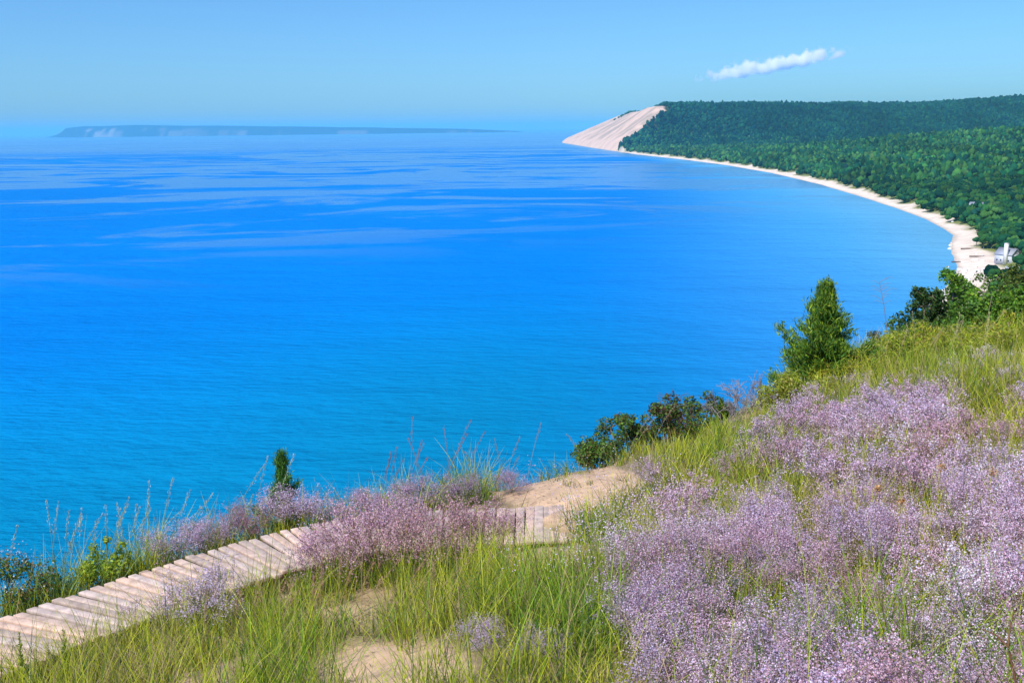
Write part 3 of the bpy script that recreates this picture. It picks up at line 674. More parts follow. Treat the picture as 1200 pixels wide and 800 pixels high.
# ------------------------------------------------------------------ lilac haze of flowers
def clump_template(seed, R, H, nmain=11, nb=6, nt=5, nf=5, fs=.0085, sw=.0016):
    r = np.random.default_rng(seed); st = []; fl = []
    for i in range(nmain):
        a = r.uniform(0, 2 * PI); rr_ = R * math.sqrt(r.uniform(.02, 1)) * .8; hh = H * (1 - .35 * (rr_ / R) ** 2) * r.uniform(.8, 1)
        tip = np.array([rr_ * math.cos(a), rr_ * math.sin(a), hh * .86]); mid = tip * np.array([.35, .35, .55])
        t = np.linspace(0, 1, 5)[:, None]; P = 2 * t * (1 - t) * mid + t * t * tip; st.append((P, sw * 1.5))
        for j in range(nb):
            u = r.uniform(.38, 1); p0 = 2 * u * (1 - u) * mid + u * u * tip
            d = unit(np.array([tip[0], tip[1], 0]) * 1.2 + r.normal(size=3) * .25 + np.array([0, 0, .28])); l = R * r.uniform(.25, .62) * (1.25 - u * .5)
            p1 = p0 + d * l; p1[2] = min(p1[2], H * 1.02); st.append((np.array([p0, (p0 + p1) / 2 + r.normal(size=3) * .01, p1]), sw))
            for k in range(nt):
                v = r.uniform(.25, 1); q0 = p0 + (p1 - p0) * v; d2 = unit(d * .6 + r.normal(size=3) * .6 + np.array([0, 0, .45])); l2 = l * r.uniform(.25, .5)
                q1 = q0 + d2 * l2; st.append((np.array([q0, q1]), sw * .7))
                fl.append(q0 + (q1 - q0) * r.uniform(.35, 1.1, (nf, 1)) + r.normal(size=(nf, 3)) * .014)
    fl = np.concatenate(fl); fl = fl[fl[:, 2] > H * .18]
    gs = Geo()
    for P, w in st:
        t = unit(P[-1] - P[0]); s = unit(np.cross(t, r.normal(size=3))) * w / 2; n = len(P)
        V = np.stack([P - s, P + s], 1).reshape(-1, 3); k = np.arange(n - 1)[:, None] * 2 + np.array([0, 1, 3, 2])[None]
        hgt = np.clip(V[:, 2:3] / H, 0, 1); gs.add(V, k, np.array([.17, .19, .06]) * (1 - hgt) + np.array([.24, .13, .12]) * hgt)
    gf = Geo(); n = len(fl)
    leaves(gf, fl, r.uniform(.7, 1.3, n) * fs, .9, palette(n, [(.86, .62, .76), (.90, .71, .84), (.77, .51, .63), (.93, .79, .88), (.56, .37, .43)], .1, r), up=.35, rng=r)
    return gs.arr(), gf.arr()
TNEAR = [clump_template(s, .30, .52, 11, 6, 5, 9, .0085, .0016) for s in range(5)]
TFAR = [clump_template(20 + s, .34, .50, 10, 5, 5, 7, .0118, .0026) for s in range(5)]
def place(tmpl, P, yaw, sc, tint, out):
    c, s = math.cos(yaw), math.sin(yaw); R = np.array([[c, -s, 0], [s, c, 0], [0, 0, 1]])
    (Vs, Fs, Cs), (Vf, Ff, Cf) = tmpl
    out.add((Vs * sc) @ R.T + P, Fs[0], Cs); out.add((Vf * sc) @ R.T + P, Ff[0], Cf * tint)
FLO = Geo()
TINTS = np.array([(1, .98, 1.04), (.98, .86, .92), (.88, .88, .98), (1.08, 1.08, 1.1), (.86, .72, .74)])
nclump = 0
for (dmin, dmax, dens, T) in ((2.3, 8.5, 15, TNEAR), (8.5, 24, 8.5, TFAR)):
    area = .62 * (dmax ** 2 - dmin ** 2) * 1.04 + 6.4 * (dmax - dmin); n = int(area * dens); x, y = scatter(n, dmin, dmax); z = near_h(x, y); px, py = project(np.c_[x, y, z])
    fl = in_poly(px, py, FLOWER_POLY); gapn = fbm(x * .9, y * .9, 91); k = fl & (RNG.random(n) < np.where(y > 10.5, sstep(.44, .62, gapn), .25 + .75 * sstep(.30, .45, gapn)))
    for xx, yy, zz, tn_ in zip(x[k], y[k], z[k], fbm(x[k] * .4, y[k] * .4, 92)):
        tint = TINTS[int(np.clip((tn_ - .25) * 10 + RNG.normal() * .8, 0, 4))] * RNG.uniform(.8, 1.15) * (.9 + .28 * float(np.clip((xx * 1.1 - yy * .35 + 1.2) / 3.2, 0, 1)))
        place(T[RNG.integers(5)], np.array([xx, yy, zz - .03]), RNG.uniform(0, 6.28), RNG.uniform(.8, 1.25), tint, FLO); nclump += 1
o = FLO.build('flower_meadow', M_FLOWER); tag(o, 'dense mass of tiny lilac flowers covering the slope on the right', 'flowers', kind='stuff')
print('clumps', nclump, 'tris', FLO.n)

# single clumps along the walk
def flower_plant(px, py, sc, tint, label, seed, far=True, hs=1.0):
    P = hit(px, py); t = thing('flowering_plant', tuple(P - np.array([0, 0, .02])), label, 'flowering plant', 'lilac flowering plants along the boardwalk')
    (Vs, Fs, Cs), (Vf, Ff, Cf) = clump_template(seed, .36, .46, 23, 7, 5, 9, .0085, .0019)
    q = np.array([sc, sc, sc * hs])
    mk('stems', Vs * q, Fs, M_STEM, Cs, t); mk('flowers', Vf * q, Ff, M_FLOWER, Cf * np.array(tint), t)
for a in [(205, 652, 1.25, (.92, .92, 1.02), 'pale lilac flowering plant behind the boardwalk, nearest to the leafy yellow green plant', 201, .8),
          (250, 640, 1.15, (.88, .84, .94), 'lilac flowering plant behind the boardwalk between two larger ones', 202, .75),
          (292, 632, 1.25, (.62, .46, .48), 'reddish brown flowering plant behind the boardwalk, left of the tiny juniper', 203, .85),
          (345, 620, 1.45, (.92, .92, 1.02), 'wide lilac flowering plant in front of the tiny juniper', 204, .85),
          (388, 610, .95, (.82, .80, .9), 'small lilac flowering plant right of the tiny juniper', 205, .7),
          (180, 748, 1.15, (.92, .98, 1.06), 'pale greyish flowering plant spilling over the boardwalk', 206, .85),
          (250, 735, 1.35, (.90, .95, 1.04), 'large grey lilac flowering plant leaning over the middle of the boardwalk', 207, .9),
          (385, 688, 1.45, (.86, .72, .74), 'pink flowering plant beside the inner boardwalk edge', 208, 1.0),
          (575, 650, 1.1, (.72, .56, .62), 'small dusky plant at the corner where the boardwalk meets the sand', 221, 1.0),
          (440, 676, 1.75, (.92, .77, .80), 'large pink flowering plant hiding the boardwalk', 209, 1.05),
          (505, 676, 1.65, (.78, .62, .58), 'pink brown flowering plant left of the small sand patch', 210, 1.05),
          (556, 660, 1.5, (.76, .60, .60), 'dusky pink flowering plant left of the sandy end of the walk', 211, 1.0),
          (470, 640, 1.4, (.84, .76, .86), 'lilac flowering plant growing through the hidden stretch of boardwalk', 219, 1.0),
          (432, 604, 1.0, (.72, .70, .80), 'small lilac flowering plant behind the boardwalk left of the reddish grass', 212, .8),
          (495, 600, 1.25, (.70, .68, .78), 'greyish lilac flowering plant on the bluff edge beside the reddish grass', 213, .9),
          (545, 590, 1.15, (.68, .66, .78), 'greyish lilac flowering plant on the bluff edge left of the sand', 214, .8),
          (600, 578, 1.0, (.68, .66, .78), 'small greyish flowering plant at the far edge of the sand', 215, .7),
          (770, 570, 1.0, (.82, .76, .84), 'lilac flowering plant at the upper right end of the sand', 216, .8),
          (560, 760, .62, (.84, .88, 1.0), 'low grey flowering plant in the grass beside the bottom sand patch', 217, .8),
          (640, 775, .6, (.84, .88, 1.0), 'low grey flowering plant in tall grass at the bottom of the photo', 218, .8)]:
    flower_plant(a[0], a[1], a[2], a[3], a[4], a[5], hs=a[6])
# tall clump with bare brown stems at the left edge of the mass
P = hit(730, 735); t = thing('tall_flowering_plant', tuple(P), 'tall flowering plant with bare straw stems at the left edge of the lilac mass', 'flowering plant')
gs, gf = Geo(), Geo()
for k in range(150):
    b = np.array([RNG.normal() * .22, RNG.normal() * .22, -.02]); h_ = RNG.uniform(.7, 1.0); tp = b * 1.5 + np.array([RNG.normal() * .08, RNG.normal() * .08, h_])
    blades(gs, b[None], np.array([math.atan2(tp[1] - b[1], tp[0] - b[0])]), np.array([h_]), np.array([.004]), np.array([.15]), np.array([.03]), np.array([[.42, .32, .16]]), np.array([[.36, .24, .16]]), 3)
    m = 26; leaves(gf, tp + RNG.normal(size=(m, 3)) * np.array([.05, .05, .07]), RNG.uniform(.006, .012, m), .9, palette(m, [(.78, .58, .70), (.84, .68, .80), (.62, .44, .52)], .1), up=.3)
gs.build('stems', M_GRASS, t); gf.build('flowers', M_FLOWER, t)

# ------------------------------------------------------------------ tall seeding grasses on the edge
def seed_tuft(px, py, n, hmin, hmax, sp, c_stem, c_head, label, lean=.25, off=0.6):
    P = hit(px, py)
    t = thing('seeding_grass', tuple(P), label, 'tall grass', 'tall seeding grasses')
    gs, gh = Geo(), Geo()
    for k in range(n):
        b = np.array([RNG.normal() * sp, RNG.normal() * sp * .5, 0]); b[2] = gz(P[0] + b[0], P[1] + b[1]) - P[2] - .03
        h_ = RNG.uniform(hmin, hmax) * 1.3; a = RNG.normal(off, .9); le = abs(RNG.normal(lean, .12)); cu = RNG.uniform(.02, .25)
        tt = np.linspace(0, 1, 8)[:, None]; d = np.array([math.cos(a), math.sin(a) * .6, 0])
        Pn = b + d * h_ * (le * tt + cu * tt ** 2) + np.array([0, 0, 1]) * h_ * (tt * (1 - le * .3) - .4 * cu * tt ** 2)
        tube(gs, Pn, np.linspace(.0042, .002, 8), c_stem, 3)
        m = 64; u = RNG.uniform(.70, 1.03, m); Q = np.stack([np.interp(u, np.linspace(0, 1, 8), Pn[:, i]) for i in range(3)], -1) + RNG.normal(size=(m, 3)) * .010 * (1.4 - u)[:, None] / .6
        tip = unit(Pn[-1] - Pn[-3]); leaves(gh, Q, RNG.uniform(.016, .032, m), .2, palette(m, [c_head], .15), dirs=np.tile(tip, (m, 1)), up=0)
    N_ = n * 5; a = RNG.uniform(0, 6.28, N_); B = np.c_[RNG.normal(size=N_) * sp * .9, RNG.normal(size=N_) * sp * .5, np.zeros(N_)]
    B[:, 2] = ground(P[0] + B[:, 0], P[1] + B[:, 1]) - P[2] - .03
    gl = Geo(); blades(gl, B, a, RNG.uniform(.3, .75, N_) * hmax, RNG.uniform(.006, .011, N_), RNG.uniform(.05, .4, N_), RNG.uniform(.05, .5, N_), palette(N_, [(.14, .22, .05)], .2), palette(N_, [(.16, .32, .06), (.26, .36, .07)], .2), 4)
    gs.build('stems', M_STEM, t); gh.build('seed_heads', M_GRASS, t); gl.build('blades', M_GRASS, t)
PALE = (.60, .62, .46); GRN = (.24, .34, .14); RED = (.38, .18, .16)
for a in [(72, 702, 12, .7, 1.05, .22, GRN, PALE, 'pale seeding grass beside the dark leafy bush at the left edge'),
          (128, 690, 9, .6, .95, .2, GRN, PALE, 'pale seeding grass rising above the leafy yellow green plant'),
          (190, 658, 7, .6, .9, .25, GRN, PALE, 'pale seeding grass over the first lilac plant behind the boardwalk'),
          (262, 640, 5, .6, 1.0, .25, GRN, PALE, 'thin pale seeding grass left of the tiny juniper'),
          (465, 598, 7, .5, .8, .2, (.28, .2, .14), RED, 'reddish seeding grass on the bluff edge with the tallest stems'),
          (515, 592, 6, .7, 1.05, .2, (.28, .2, .14), RED, 'reddish seeding grass between two greyish lilac plants'),
          (420, 680, 9, .4, .62, .3, (.34, .22, .12), (.42, .22, .14), 'short reddish grass growing through the pink plants by the inner boardwalk edge'),
          (520, 668, 10, .4, .62, .3, (.38, .26, .13), (.46, .28, .16), 'short reddish grass growing through the pink brown plants left of the sand'),
          (300, 762, 9, .36, .55, .25, (.40, .30, .14), (.52, .32, .2), 'russet seeding grass in the left foreground below the grey lilac plant'),
          (395, 735, 11, .36, .58, .3, (.40, .28, .13), (.50, .28, .18), 'russet seeding grass in the foreground below the pink plants'),
          (500, 715, 9, .36, .56, .28, (.44, .34, .16), (.56, .38, .22), 'tan seeding grass in the middle of the foreground'),
          (590, 574, 5, .5, .8, .2, (.26, .24, .14), (.36, .26, .2), 'brown seeding grass at the far edge of the sand'),
          (725, 545, 5, .5, .85, .25, (.3, .24, .14), (.42, .34, .26), 'thin brown seeding grass beside the dark round leaved bushes'),
          (1090, 440, 10, .7, 1.1, .6, (.5, .42, .22), (.58, .48, .3), 'straw coloured seeding grass in front of the trees on the right'),
          (1165, 440, 12, .7, 1.2, .5, (.52, .44, .22), (.6, .5, .3), 'straw coloured seeding grass at the right edge of the photo')]:
    seed_tuft(*a)
def grass_tuft(px, py, n, h_, sp, label):
    P = hit(px, py); t = thing('grass_tuft', tuple(P), label, 'grass tuft', 'bright green grass tufts'); g = Geo()
    B = np.c_[RNG.normal(size=(n, 2)) * sp, np.zeros(n)]; B[:, 2] = near_h(P[0] + B[:, 0], P[1] + B[:, 1]) - P[2] - .03
    c = palette(n, [(.20, .40, .03), (.30, .48, .03), (.12, .28, .03), (.50, .54, .05)], .18)
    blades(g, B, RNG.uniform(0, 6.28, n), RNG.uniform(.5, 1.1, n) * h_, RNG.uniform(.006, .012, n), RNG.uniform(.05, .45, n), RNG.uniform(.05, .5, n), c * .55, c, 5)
    g.build('blades', M_GRASS, t); g2 = Geo(); m = n // 6
    B2 = B[:m]; blades(g2, B2, RNG.uniform(0, 6.28, m), RNG.uniform(.3, .8, m) * h_, RNG.uniform(.004, .008, m), RNG.uniform(.3, .7, m), RNG.uniform(.1, .5, m), palette(m, [(.4, .3, .14)], .1), palette(m, [(.56, .46, .24), (.44, .33, .18)], .15), 4)
    g2.build('dry_blades', M_GRASS, t)
for a in [(688, 622, 170, .46, .13, 'bright green grass tuft hiding the sandy end of the boardwalk'), (726, 604, 150, .45, .15, 'green grass tuft at the right side of the sand, above the boardwalk end'),
          (716, 660, 200, .5, .16, 'green grass tuft between the boardwalk end and the lilac mass'), (765, 582, 120, .42, .16, 'green grass tuft at the upper right end of the sand patch'),
          (640, 742, 190, .46, .13, 'tall bright green grass tuft in the middle of the foreground'), (694, 752, 210, .5, .14, 'broad bright green grass tuft beside the lilac mass in the foreground'),
          (660, 548, 90, .4, .16, 'short green grass tuft on the crest above the sand')]: grass_tuft(*a)
# green flower spires
def spire(px, py, h_, label):
    P = hit(px, py); t = thing('green_spire_plant', tuple(P), label, 'plant', 'green spires rising from the grass'); gs, gl = Geo(), Geo()
    tt = np.linspace(0, 1, 8)[:, None]; Pn = np.c_[.05 * np.sin(tt * 2) * -1, .02 * tt, tt * h_ - .02]; tube(gs, Pn, np.linspace(.006, .002, 8), (.24, .3, .06), 5)
    m = 260; u = RNG.uniform(.10, 1.0, m); Q = np.stack([np.interp(u, tt[:, 0], Pn[:, i]) for i in range(3)], -1)
    a = RNG.uniform(0, 6.28, m); d = np.c_[np.cos(a), np.sin(a), np.full(m, 1.1)]; Q = Q + unit(d) * (.032 * (1.25 - u) * (1 + .5 * np.sin(u * 40)))[:, None]
    leaves(gl, Q, (.075 * (1.25 - u)) * RNG.uniform(.6, 1.3, m), .24, palette(m, [(.36, .44, .03), (.28, .38, .03), (.44, .48, .05)], .15), dirs=d, up=0)
    gs.build('stem', M_STEM, t); gl.build('leaves', M_LEAF, t)
spire(40, 842, .68, 'tallest yellow green spire in front of the boardwalk at the left edge'); spire(88, 812, .52, 'shorter yellow green spire in front of the boardwalk, right of the tallest')
spire(862, 740, .55, 'yellow green spire standing in the lilac flowers'); spire(706, 640, .42, 'small green spire beside the end of the boardwalk')

# ------------------------------------------------------------------ bushes and trees
def leafy(name, loc, label, cat, lobes, nleaf, lsize, aspect, pal, stemc, group=None, up=.5, extra=None, stems=14):
    """lobes: (x, y, z, r) clumps of leaves over a fan of branches"""
    t = thing(name, loc, label, cat, group); gs, gl = Geo(), Geo()
    lobes = np.array(lobes, float); w = lobes[:, 3] ** 2.2; w /= w.sum()
    k = RNG.choice(len(lobes), nleaf, p=w)
    d = unit(RNG.normal(size=(nleaf, 3))); rad_ = lobes[k, 3] * RNG.uniform(.25, 1, nleaf) ** .45 * (1 + .22 * np.sin(d[:, 0] * 7 + k) * np.cos(d[:, 1] * 6 + k * 2))
    P = lobes[k, :3] + d * rad_[:, None] * np.array([1, 1, .85])
    leaves(gl, P, RNG.uniform(.7, 1.3, nleaf) * lsize, aspect, palette(nleaf, pal, .2) * (.9 + .2 * RNG.random(len(lobes)))[k][:, None], up=up, fold=.08)
    for j in range(min(len(lobes), stems)):
        p = lobes[j, :3]; b = np.array([p[0] * .15, p[1] * .15, -.1]); m = (b + p) / 2 + np.array([p[0] * -.1, p[1] * -.1, .05 * p[2]])
        L = np.linalg.norm(p - b); tube(gs, [b, m, p], [L * .014 + .004, L * .010 + .003, .003], stemc, 5)
        for q in range(5):
            e = p + unit(RNG.normal(size=3)) * lobes[j, 3] * .8; tube(gs, [m + (p - m) * RNG.uniform(.2, .9), e], [.006 + L * .004, .0025], stemc, 4)
    gs.build('branches', M_BARK, t); gl.build('leaves', M_LEAF, t)
    return t, lobes
def lobes_dome(w, d, h, n, r, seed):
    q = np.random.default_rng(seed); out = []
    for i in range(n):
        u = q.uniform(-1, 1); v = q.uniform(-1, 1); top = h * math.sqrt(max(.15, 1 - u * u * .8)) * q.uniform(.35, 1)
        out.append((u * w / 2, v * d / 2, max(r * .6, top - r * .6), r * q.uniform(.7, 1.2)))
    return out
DKG = [(.05, .11, .03), (.035, .085, .03), (.08, .15, .035), (.03, .07, .03)]
P = hit(25, 722); t, lb = leafy('leafy_bush', (P[0] - .34, P[1] + .25, P[2]), 'dark leafy bush with silvery flower heads behind the boardwalk at the left edge', 'bush', lobes_dome(1.05, .7, .68, 26, .16, 301), 5200, .036, .5, [(.13, .24, .03), (.20, .32, .035), (.08, .16, .03), (.30, .18, .06)], (.16, .11, .07))
g = Geo(); n = 900; k = RNG.integers(0, len(lb), n); Q = lb[k, :3] + np.c_[RNG.normal(size=(n, 2)) * .08, lb[k, 3] * RNG.uniform(.8, 1.3, n)]; 
leaves(g, Q, RNG.uniform(.012, .022, n), .8, palette(n, [(.55, .52, .55), (.42, .36, .38), (.66, .62, .66)], .12)); g.build('flower_heads', M_FLOWER, t)
P = hit(120, 690); leafy('leafy_plant', tuple(P + np.array([0, .12, 0])), 'bright yellow green leafy plant behind the boardwalk beside seeding grass', 'plant', lobes_dome(.55, .4, .36, 12, .11, 302) + [(.05, 0, .5, .05), (-.1, 0, .42, .06), (.18, .05, .40, .06)], 1500, .05, .5, [(.40, .50, .04), (.30, .44, .04), (.46, .52, .06)], (.25, .3, .08))
RND = [(.09, .19, .03), (.12, .23, .03), (.06, .13, .03), (.16, .10, .035), (.18, .29, .04)]
for px, py, w, h_, sd, lab in [(703, 541, .8, .50, 311, 'lowest dark round leaved bush, next to the sand'), (740, 530, 1.0, .82, 312, 'dark round leaved bush, middle one of the row by the sand'), (785, 517, .95, .78, 313, 'reddish dark bush between two greener ones on the bluff edge'), (828, 503, .9, .82, 314, 'dark round leaved bush nearest to the bare grey shrub')]:
    P = hit(px, py); leafy('round_leaved_bush', tuple(P), lab, 'bush', lobes_dome(w, .6, h_, 26, .14, sd), 4200, .042, .75, RND if sd != 313 else RND + [(.14, .07, .04)] * 2, (.14, .09, .07), 'dark bushes on the bluff edge')
# bare twiggy shrubs
def twigs(px, py, h_, w, n, col, label, fine=1.0):
    P = hit(px, py); t = thing('bare_shrub', tuple(P), label, 'shrub', 'bare twiggy shrubs'); g = Geo()
    def grow(p, d, l, r, lev):
        q = p + d * l; m = (p + q) / 2 + RNG.normal(size=3) * l * .06; tube(g, [p, m, q], [r, r * .85, r * .65], col, 4)
        if lev == 0: return
        for k in range(3):
            s = RNG.uniform(.35, 1); grow(p + d * l * s, unit(d + RNG.normal(size=3) * .5 + np.array([0, 0, .15])), l * RNG.uniform(.45, .7), max(r * .65, .0025), lev - 1)
    for i in range(n): grow(np.array([RNG.normal() * w * .25, RNG.normal() * .1, -.05]), unit(np.array([RNG.normal() * .35, RNG.normal() * .25, 1])), h_ * RNG.uniform(.35, .55), .011 * fine, 3)
    g.build('twigs', M_BARK, t)
twigs(880, 484, 1.05, .6, 12, (.34, .30, .30), 'bare grey twiggy shrub left of the juniper'); twigs(800, 507, 1.25, .7, 8, (.16, .10, .09), 'dark bare twigs standing above the round leaved bushes')
twigs(850, 498, .95, .5, 7, (.28, .24, .26), 'small bare grey shrub beside the last round leaved bush')
# tall thin dead stalk
P = at_y(1042, 400, 25.5); z = gz(P[0], P[1]); t = thing('dead_stalk', (P[0], P[1], z), 'tall thin dead stalk with drooping side twigs against the lake', 'stalk'); g = Geo()
zt = at_y(1026, 330, 25.5)[2] - z; tube(g, [(0, 0, 0), (-.06, 0, zt * .4), (-.18, 0, zt * .7), (-.34, 0, zt)], [.012, .010, .007, .003], (.26, .22, .22), 4)
for k in range(14):
    u = RNG.uniform(.55, 1); s = RNG.choice([-1, 1]); x0 = -.34 * u ** 1.5; b = np.array([x0, 0, zt * u]); l = RNG.uniform(.15, .42)
    tube(g, [b, b + np.array([s * l * .6, 0, l * .35]), b + np.array([s * l, 0, l * .3])], [.005, .004, .002], (.30, .24, .24), 4)
g.build('stem', M_BARK, t)

# junipers
def juniper(loc, H, R, label, nbr, seed, leafc, side=None):
    r = np.random.default_rng(seed); t = thing('juniper_tree', loc, label, 'juniper tree'); gt, gl = Geo(), Geo()
    tube(gt, [(0, 0, -.2), (.02, 0, H * .4), (0, .01, H * .97)], [H * .028, H * .018, H * .004], (.17, .12, .09), 7)
    for i in range(nbr):
        u = (i + r.random()) / nbr; u = u ** 1.12; a = i * 2.39996 + r.normal() * .4
        prof = (1 - u) ** .95 * (.72 + .28 * math.sin(u * 15 + a * 2)) * r.choice([.65, .85, 1.0, 1.12]) * r.uniform(.85, 1.1) + .05
        l = R * prof; p0 = np.array([0, 0, H * u * .93]); el = math.radians(14 + 48 * u + r.normal() * 12); d = np.array([math.cos(a) * math.cos(el), math.sin(a) * math.cos(el), math.sin(el)])
        tt = np.linspace(0, 1, 5)[:, None]; P = p0 + d * l * tt + np.array([0, 0, .16 * l]) * tt ** 2
        tube(gt, P, np.linspace(H * .007, H * .0018, 5), (.19, .13, .09), 4)
        m = int(80 + 340 * prof); v = r.uniform(.22, 1.06, m) ** .8; Q = np.stack([np.interp(v, tt[:, 0], P[:, k]) for k in range(3)], -1) + r.normal(size=(m, 3)) * H * .024
        dirs = unit(d + np.array([0, 0, .9]) + r.normal(size=(m, 3)) * .55)
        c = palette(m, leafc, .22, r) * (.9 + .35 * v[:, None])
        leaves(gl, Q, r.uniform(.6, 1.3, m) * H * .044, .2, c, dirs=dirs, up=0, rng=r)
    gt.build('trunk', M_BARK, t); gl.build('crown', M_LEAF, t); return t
P = hit(962, 466); zt = at_y(968, 331, P[1])[2]
juniper(tuple(P), (zt - P[2]) * 1.04, .49 * (zt - P[2]), 'dark green cone shaped juniper standing on the bluff edge against the lake', 150, 401, [(.10, .21, .03), (.07, .16, .03), (.19, .31, .035), (.28, .38, .03)])
P = hit(333, 612); zt = at_y(331, 524, P[1] + .5)[2]; b = np.array([at_y(331, 560, P[1] + .5)[0], P[1] + .5, 0]); b[2] = gz(b[0], b[1])
juniper(tuple(b), zt - b[2], .42, 'tiny green juniper poking up behind the lilac plants', 60, 402, [(.08, .22, .04), (.14, .30, .04), (.06, .15, .03)])
P = hit(1000, 462); leafy('yellow_shrub', tuple(P + np.array([0, -.3, 0])), 'yellow green feathery shrub at the foot of the juniper', 'shrub', lobes_dome(1.5, .9, .85, 26, .22, 321), 6500, .06, .22, [(.44, .44, .03), (.34, .40, .03), (.50, .44, .05)], (.2, .14, .08), up=.1)

for px, py, w_, h_, sd, lab in [(1052, 446, 1.3, .62, 322, 'yellow green feathery shrub in front of the small dark rounded tree'), (1098, 436, 1.5, .7, 323, 'golden feathery shrub in front of the dark leaning tree'),
                            (1142, 440, 1.4, .62, 324, 'green yellow feathery shrub below the sparse bare trunked tree'), (1186, 432, 1.5, .7, 325, 'golden green feathery shrub at the right edge of the photo'), (930, 486, .9, .5, 326, 'low yellow green feathery shrub left of the juniper foot')]:
    P = hit(px, py); leafy('feathery_shrub', tuple(P), lab, 'shrub', lobes_dome(w_, .8, h_ * 1.6, 26, .2, sd), 5200, .08, .22, [(.42, .48, .03), (.34, .46, .03), (.48, .46, .05), (.50, .38, .08)] if sd % 2 else [(.36, .46, .03), (.44, .48, .04), (.50, .46, .12)], (.24, .18, .08), 'feathery shrubs below the bluff trees', up=.1)
for px, py, lab in [(1092, 640, 'orange dried flower head, highest of those in the lilac mass'), (1018, 672, 'orange dried flower head, farthest left of those in the lilac mass'), (1150, 655, 'orange dried flower head nearest to the right edge of the photo'), (1045, 690, 'faded tan dried flower head, lowest of those in the lilac mass')]:
    P = hit(px, py); t = thing('dried_flower', tuple(P), lab, 'dried flower', 'dried flower heads among the lilac flowers'); gs, gl = Geo(), Geo(); h_ = .66
    tube(gs, [(0, 0, -.02), (.01, 0, h_ * .5), (.03, .01, h_)], [.0035, .003, .002], (.35, .24, .1), 5); m = 70
    leaves(gl, np.array([.03, .01, h_]) + RNG.normal(size=(m, 3)) * .014, .022, .5, palette(m, [(.62, .32, .10), (.55, .36, .18), (.68, .44, .2)], .15)); gs.build('stem', M_STEM, t); gl.build('head', M_FLOWER, t)
P = hit(1165, 930); t = thing('forked_stem', tuple(P), 'reddish brown forked stem standing in the lilac flowers at the bottom right', 'stem'); g = Geo(); L0 = .70
tube(g, [(.10, 0, -.02), (.06, 0, L0 * .6), (0, 0, L0 * .9)], [.006, .005, .004], (.22, .10, .06), 6); tube(g, [(0, 0, L0 * .9), (-.05, 0, L0 * .97), (-.10, .01, L0)], [.004, .0035, .002], (.26, .12, .07), 5); tube(g, [(0, 0, L0 * .9), (0, 0, L0 * 1.02), (.01, 0, L0 * 1.12)], [.004, .0035, .002], (.26, .14, .07), 5)
g.build('twigs', M_BARK, t); gl = Geo(); leaves(gl, np.array([0, 0, L0 * .9]) + RNG.normal(size=(14, 3)) * .012, .03, .4, palette(14, [(.16, .26, .05)], .2)); gl.build('leaves', M_LEAF, t)
def tree(px, py, D, wpx, label, seed, pal, nleaf=5200, lsize=.13, dead=False, name='bluff_tree', shape=1.0):
    top = at_y(px, py, D); z = gz(top[0], top[1]); H = top[2] - z; R = wpx / 1200 * D / 2; r = np.random.default_rng(seed)
    t = thing(name, (top[0], top[1], z), label, 'tree', 'trees on the bluff at the right'); gt, gl = Geo(), Geo(); bc = (.20, .16, .12) if not dead else (.42, .34, .26)
    tr = np.array([[0, 0, -.4], [.05 * R, 0, H * .3], [-.05 * R, .05, H * .6], [.0, 0, H * .93]]); tube(gt, tr, [H * .022, H * .018, H * .012, H * .003], bc, 8)
    ends = []
    for i in range(20):
        u = r.uniform(.28, .95); a = r.uniform(0, 6.28); p0 = np.array([np.interp(u, [0, .3, .6, .93], tr[:, k]) for k in range(3)])
        l = R * (1.15 - abs(u - .5) * 1.1 * shape) * r.uniform(.6, 1.05); el = r.uniform(.15, .9); d = np.array([math.cos(a) * math.cos(el), math.sin(a) * math.cos(el), math.sin(el) * .8])
        p1 = p0 + d * l; p1[2] = min(p1[2], H * .97); tube(gt, [p0, (p0 + p1) / 2 + np.array([0, 0, -.06 * l]), p1], [H * .008, H * .006, H * .002], bc, 5)
        ends.append((p1, l * .42))
        for k in range(3):
            e = p0 + (p1 - p0) * r.uniform(.4, .95) + unit(r.normal(size=3)) * l * .45; tube(gt, [p0 + (p1 - p0) * .45, e], [H * .004, H * .0015], bc, 4); ends.append((e, l * .34))
    ends.append((np.array([0, 0, H * .92]), R * .38))
    w = np.array([e[1] for e in ends]) ** 2; w /= w.sum(); k = r.choice(len(ends), nleaf, p=w); C0 = np.array([e[0] for e in ends]); RR_ = np.array([e[1] for e in ends])
    P = C0[k] + unit(r.normal(size=(nleaf, 3))) * (RR_[k] * r.uniform(.1, 1, nleaf) ** .5)[:, None]; cv = r.uniform(.7, 1.35, len(ends))
    leaves(gl, P, r.uniform(.7, 1.3, nleaf) * lsize, .6, palette(nleaf, pal, .2, r) * cv[k][:, None], up=.4, rng=r, fold=.08)
    gt.build('trunk', M_BARK, t); gl.build('crown', M_LEAF, t)
BR = [(.17, .34, .03), (.12, .27, .03), (.24, .38, .03)]; DK = [(.06, .12, .03), (.08, .15, .03), (.045, .09, .03)]; MD = [(.11, .23, .03), (.15, .28, .03), (.08, .17, .03)]
tree(1120, 319, 35, 66, 'bright green leafy tree rising in front of the pale beach', 501, BR, 5200, .13)
tree(1086, 340, 32, 62, 'dark leafy tree leaning over the lake left of the bright green tree', 502, DK, 4600, .12)
tree(1160, 320, 38, 58, 'sparse tree with bare pale trunk showing below the white house', 503, MD, 2400, .13, True)
tree(1200, 316, 37, 56, 'olive green tree at the right edge of the photo', 504, [(.11, .17, .03), (.16, .2, .03), (.08, .13, .03)], 4200, .13)
tree(1178, 345, 32, 66, 'mid green low tree in front of the sparse bare trunked tree', 505, BR + MD, 5200, .12)
tree(1136, 352, 31, 58, 'low green tree between the bright tree and the right edge', 506, MD, 4600, .12)
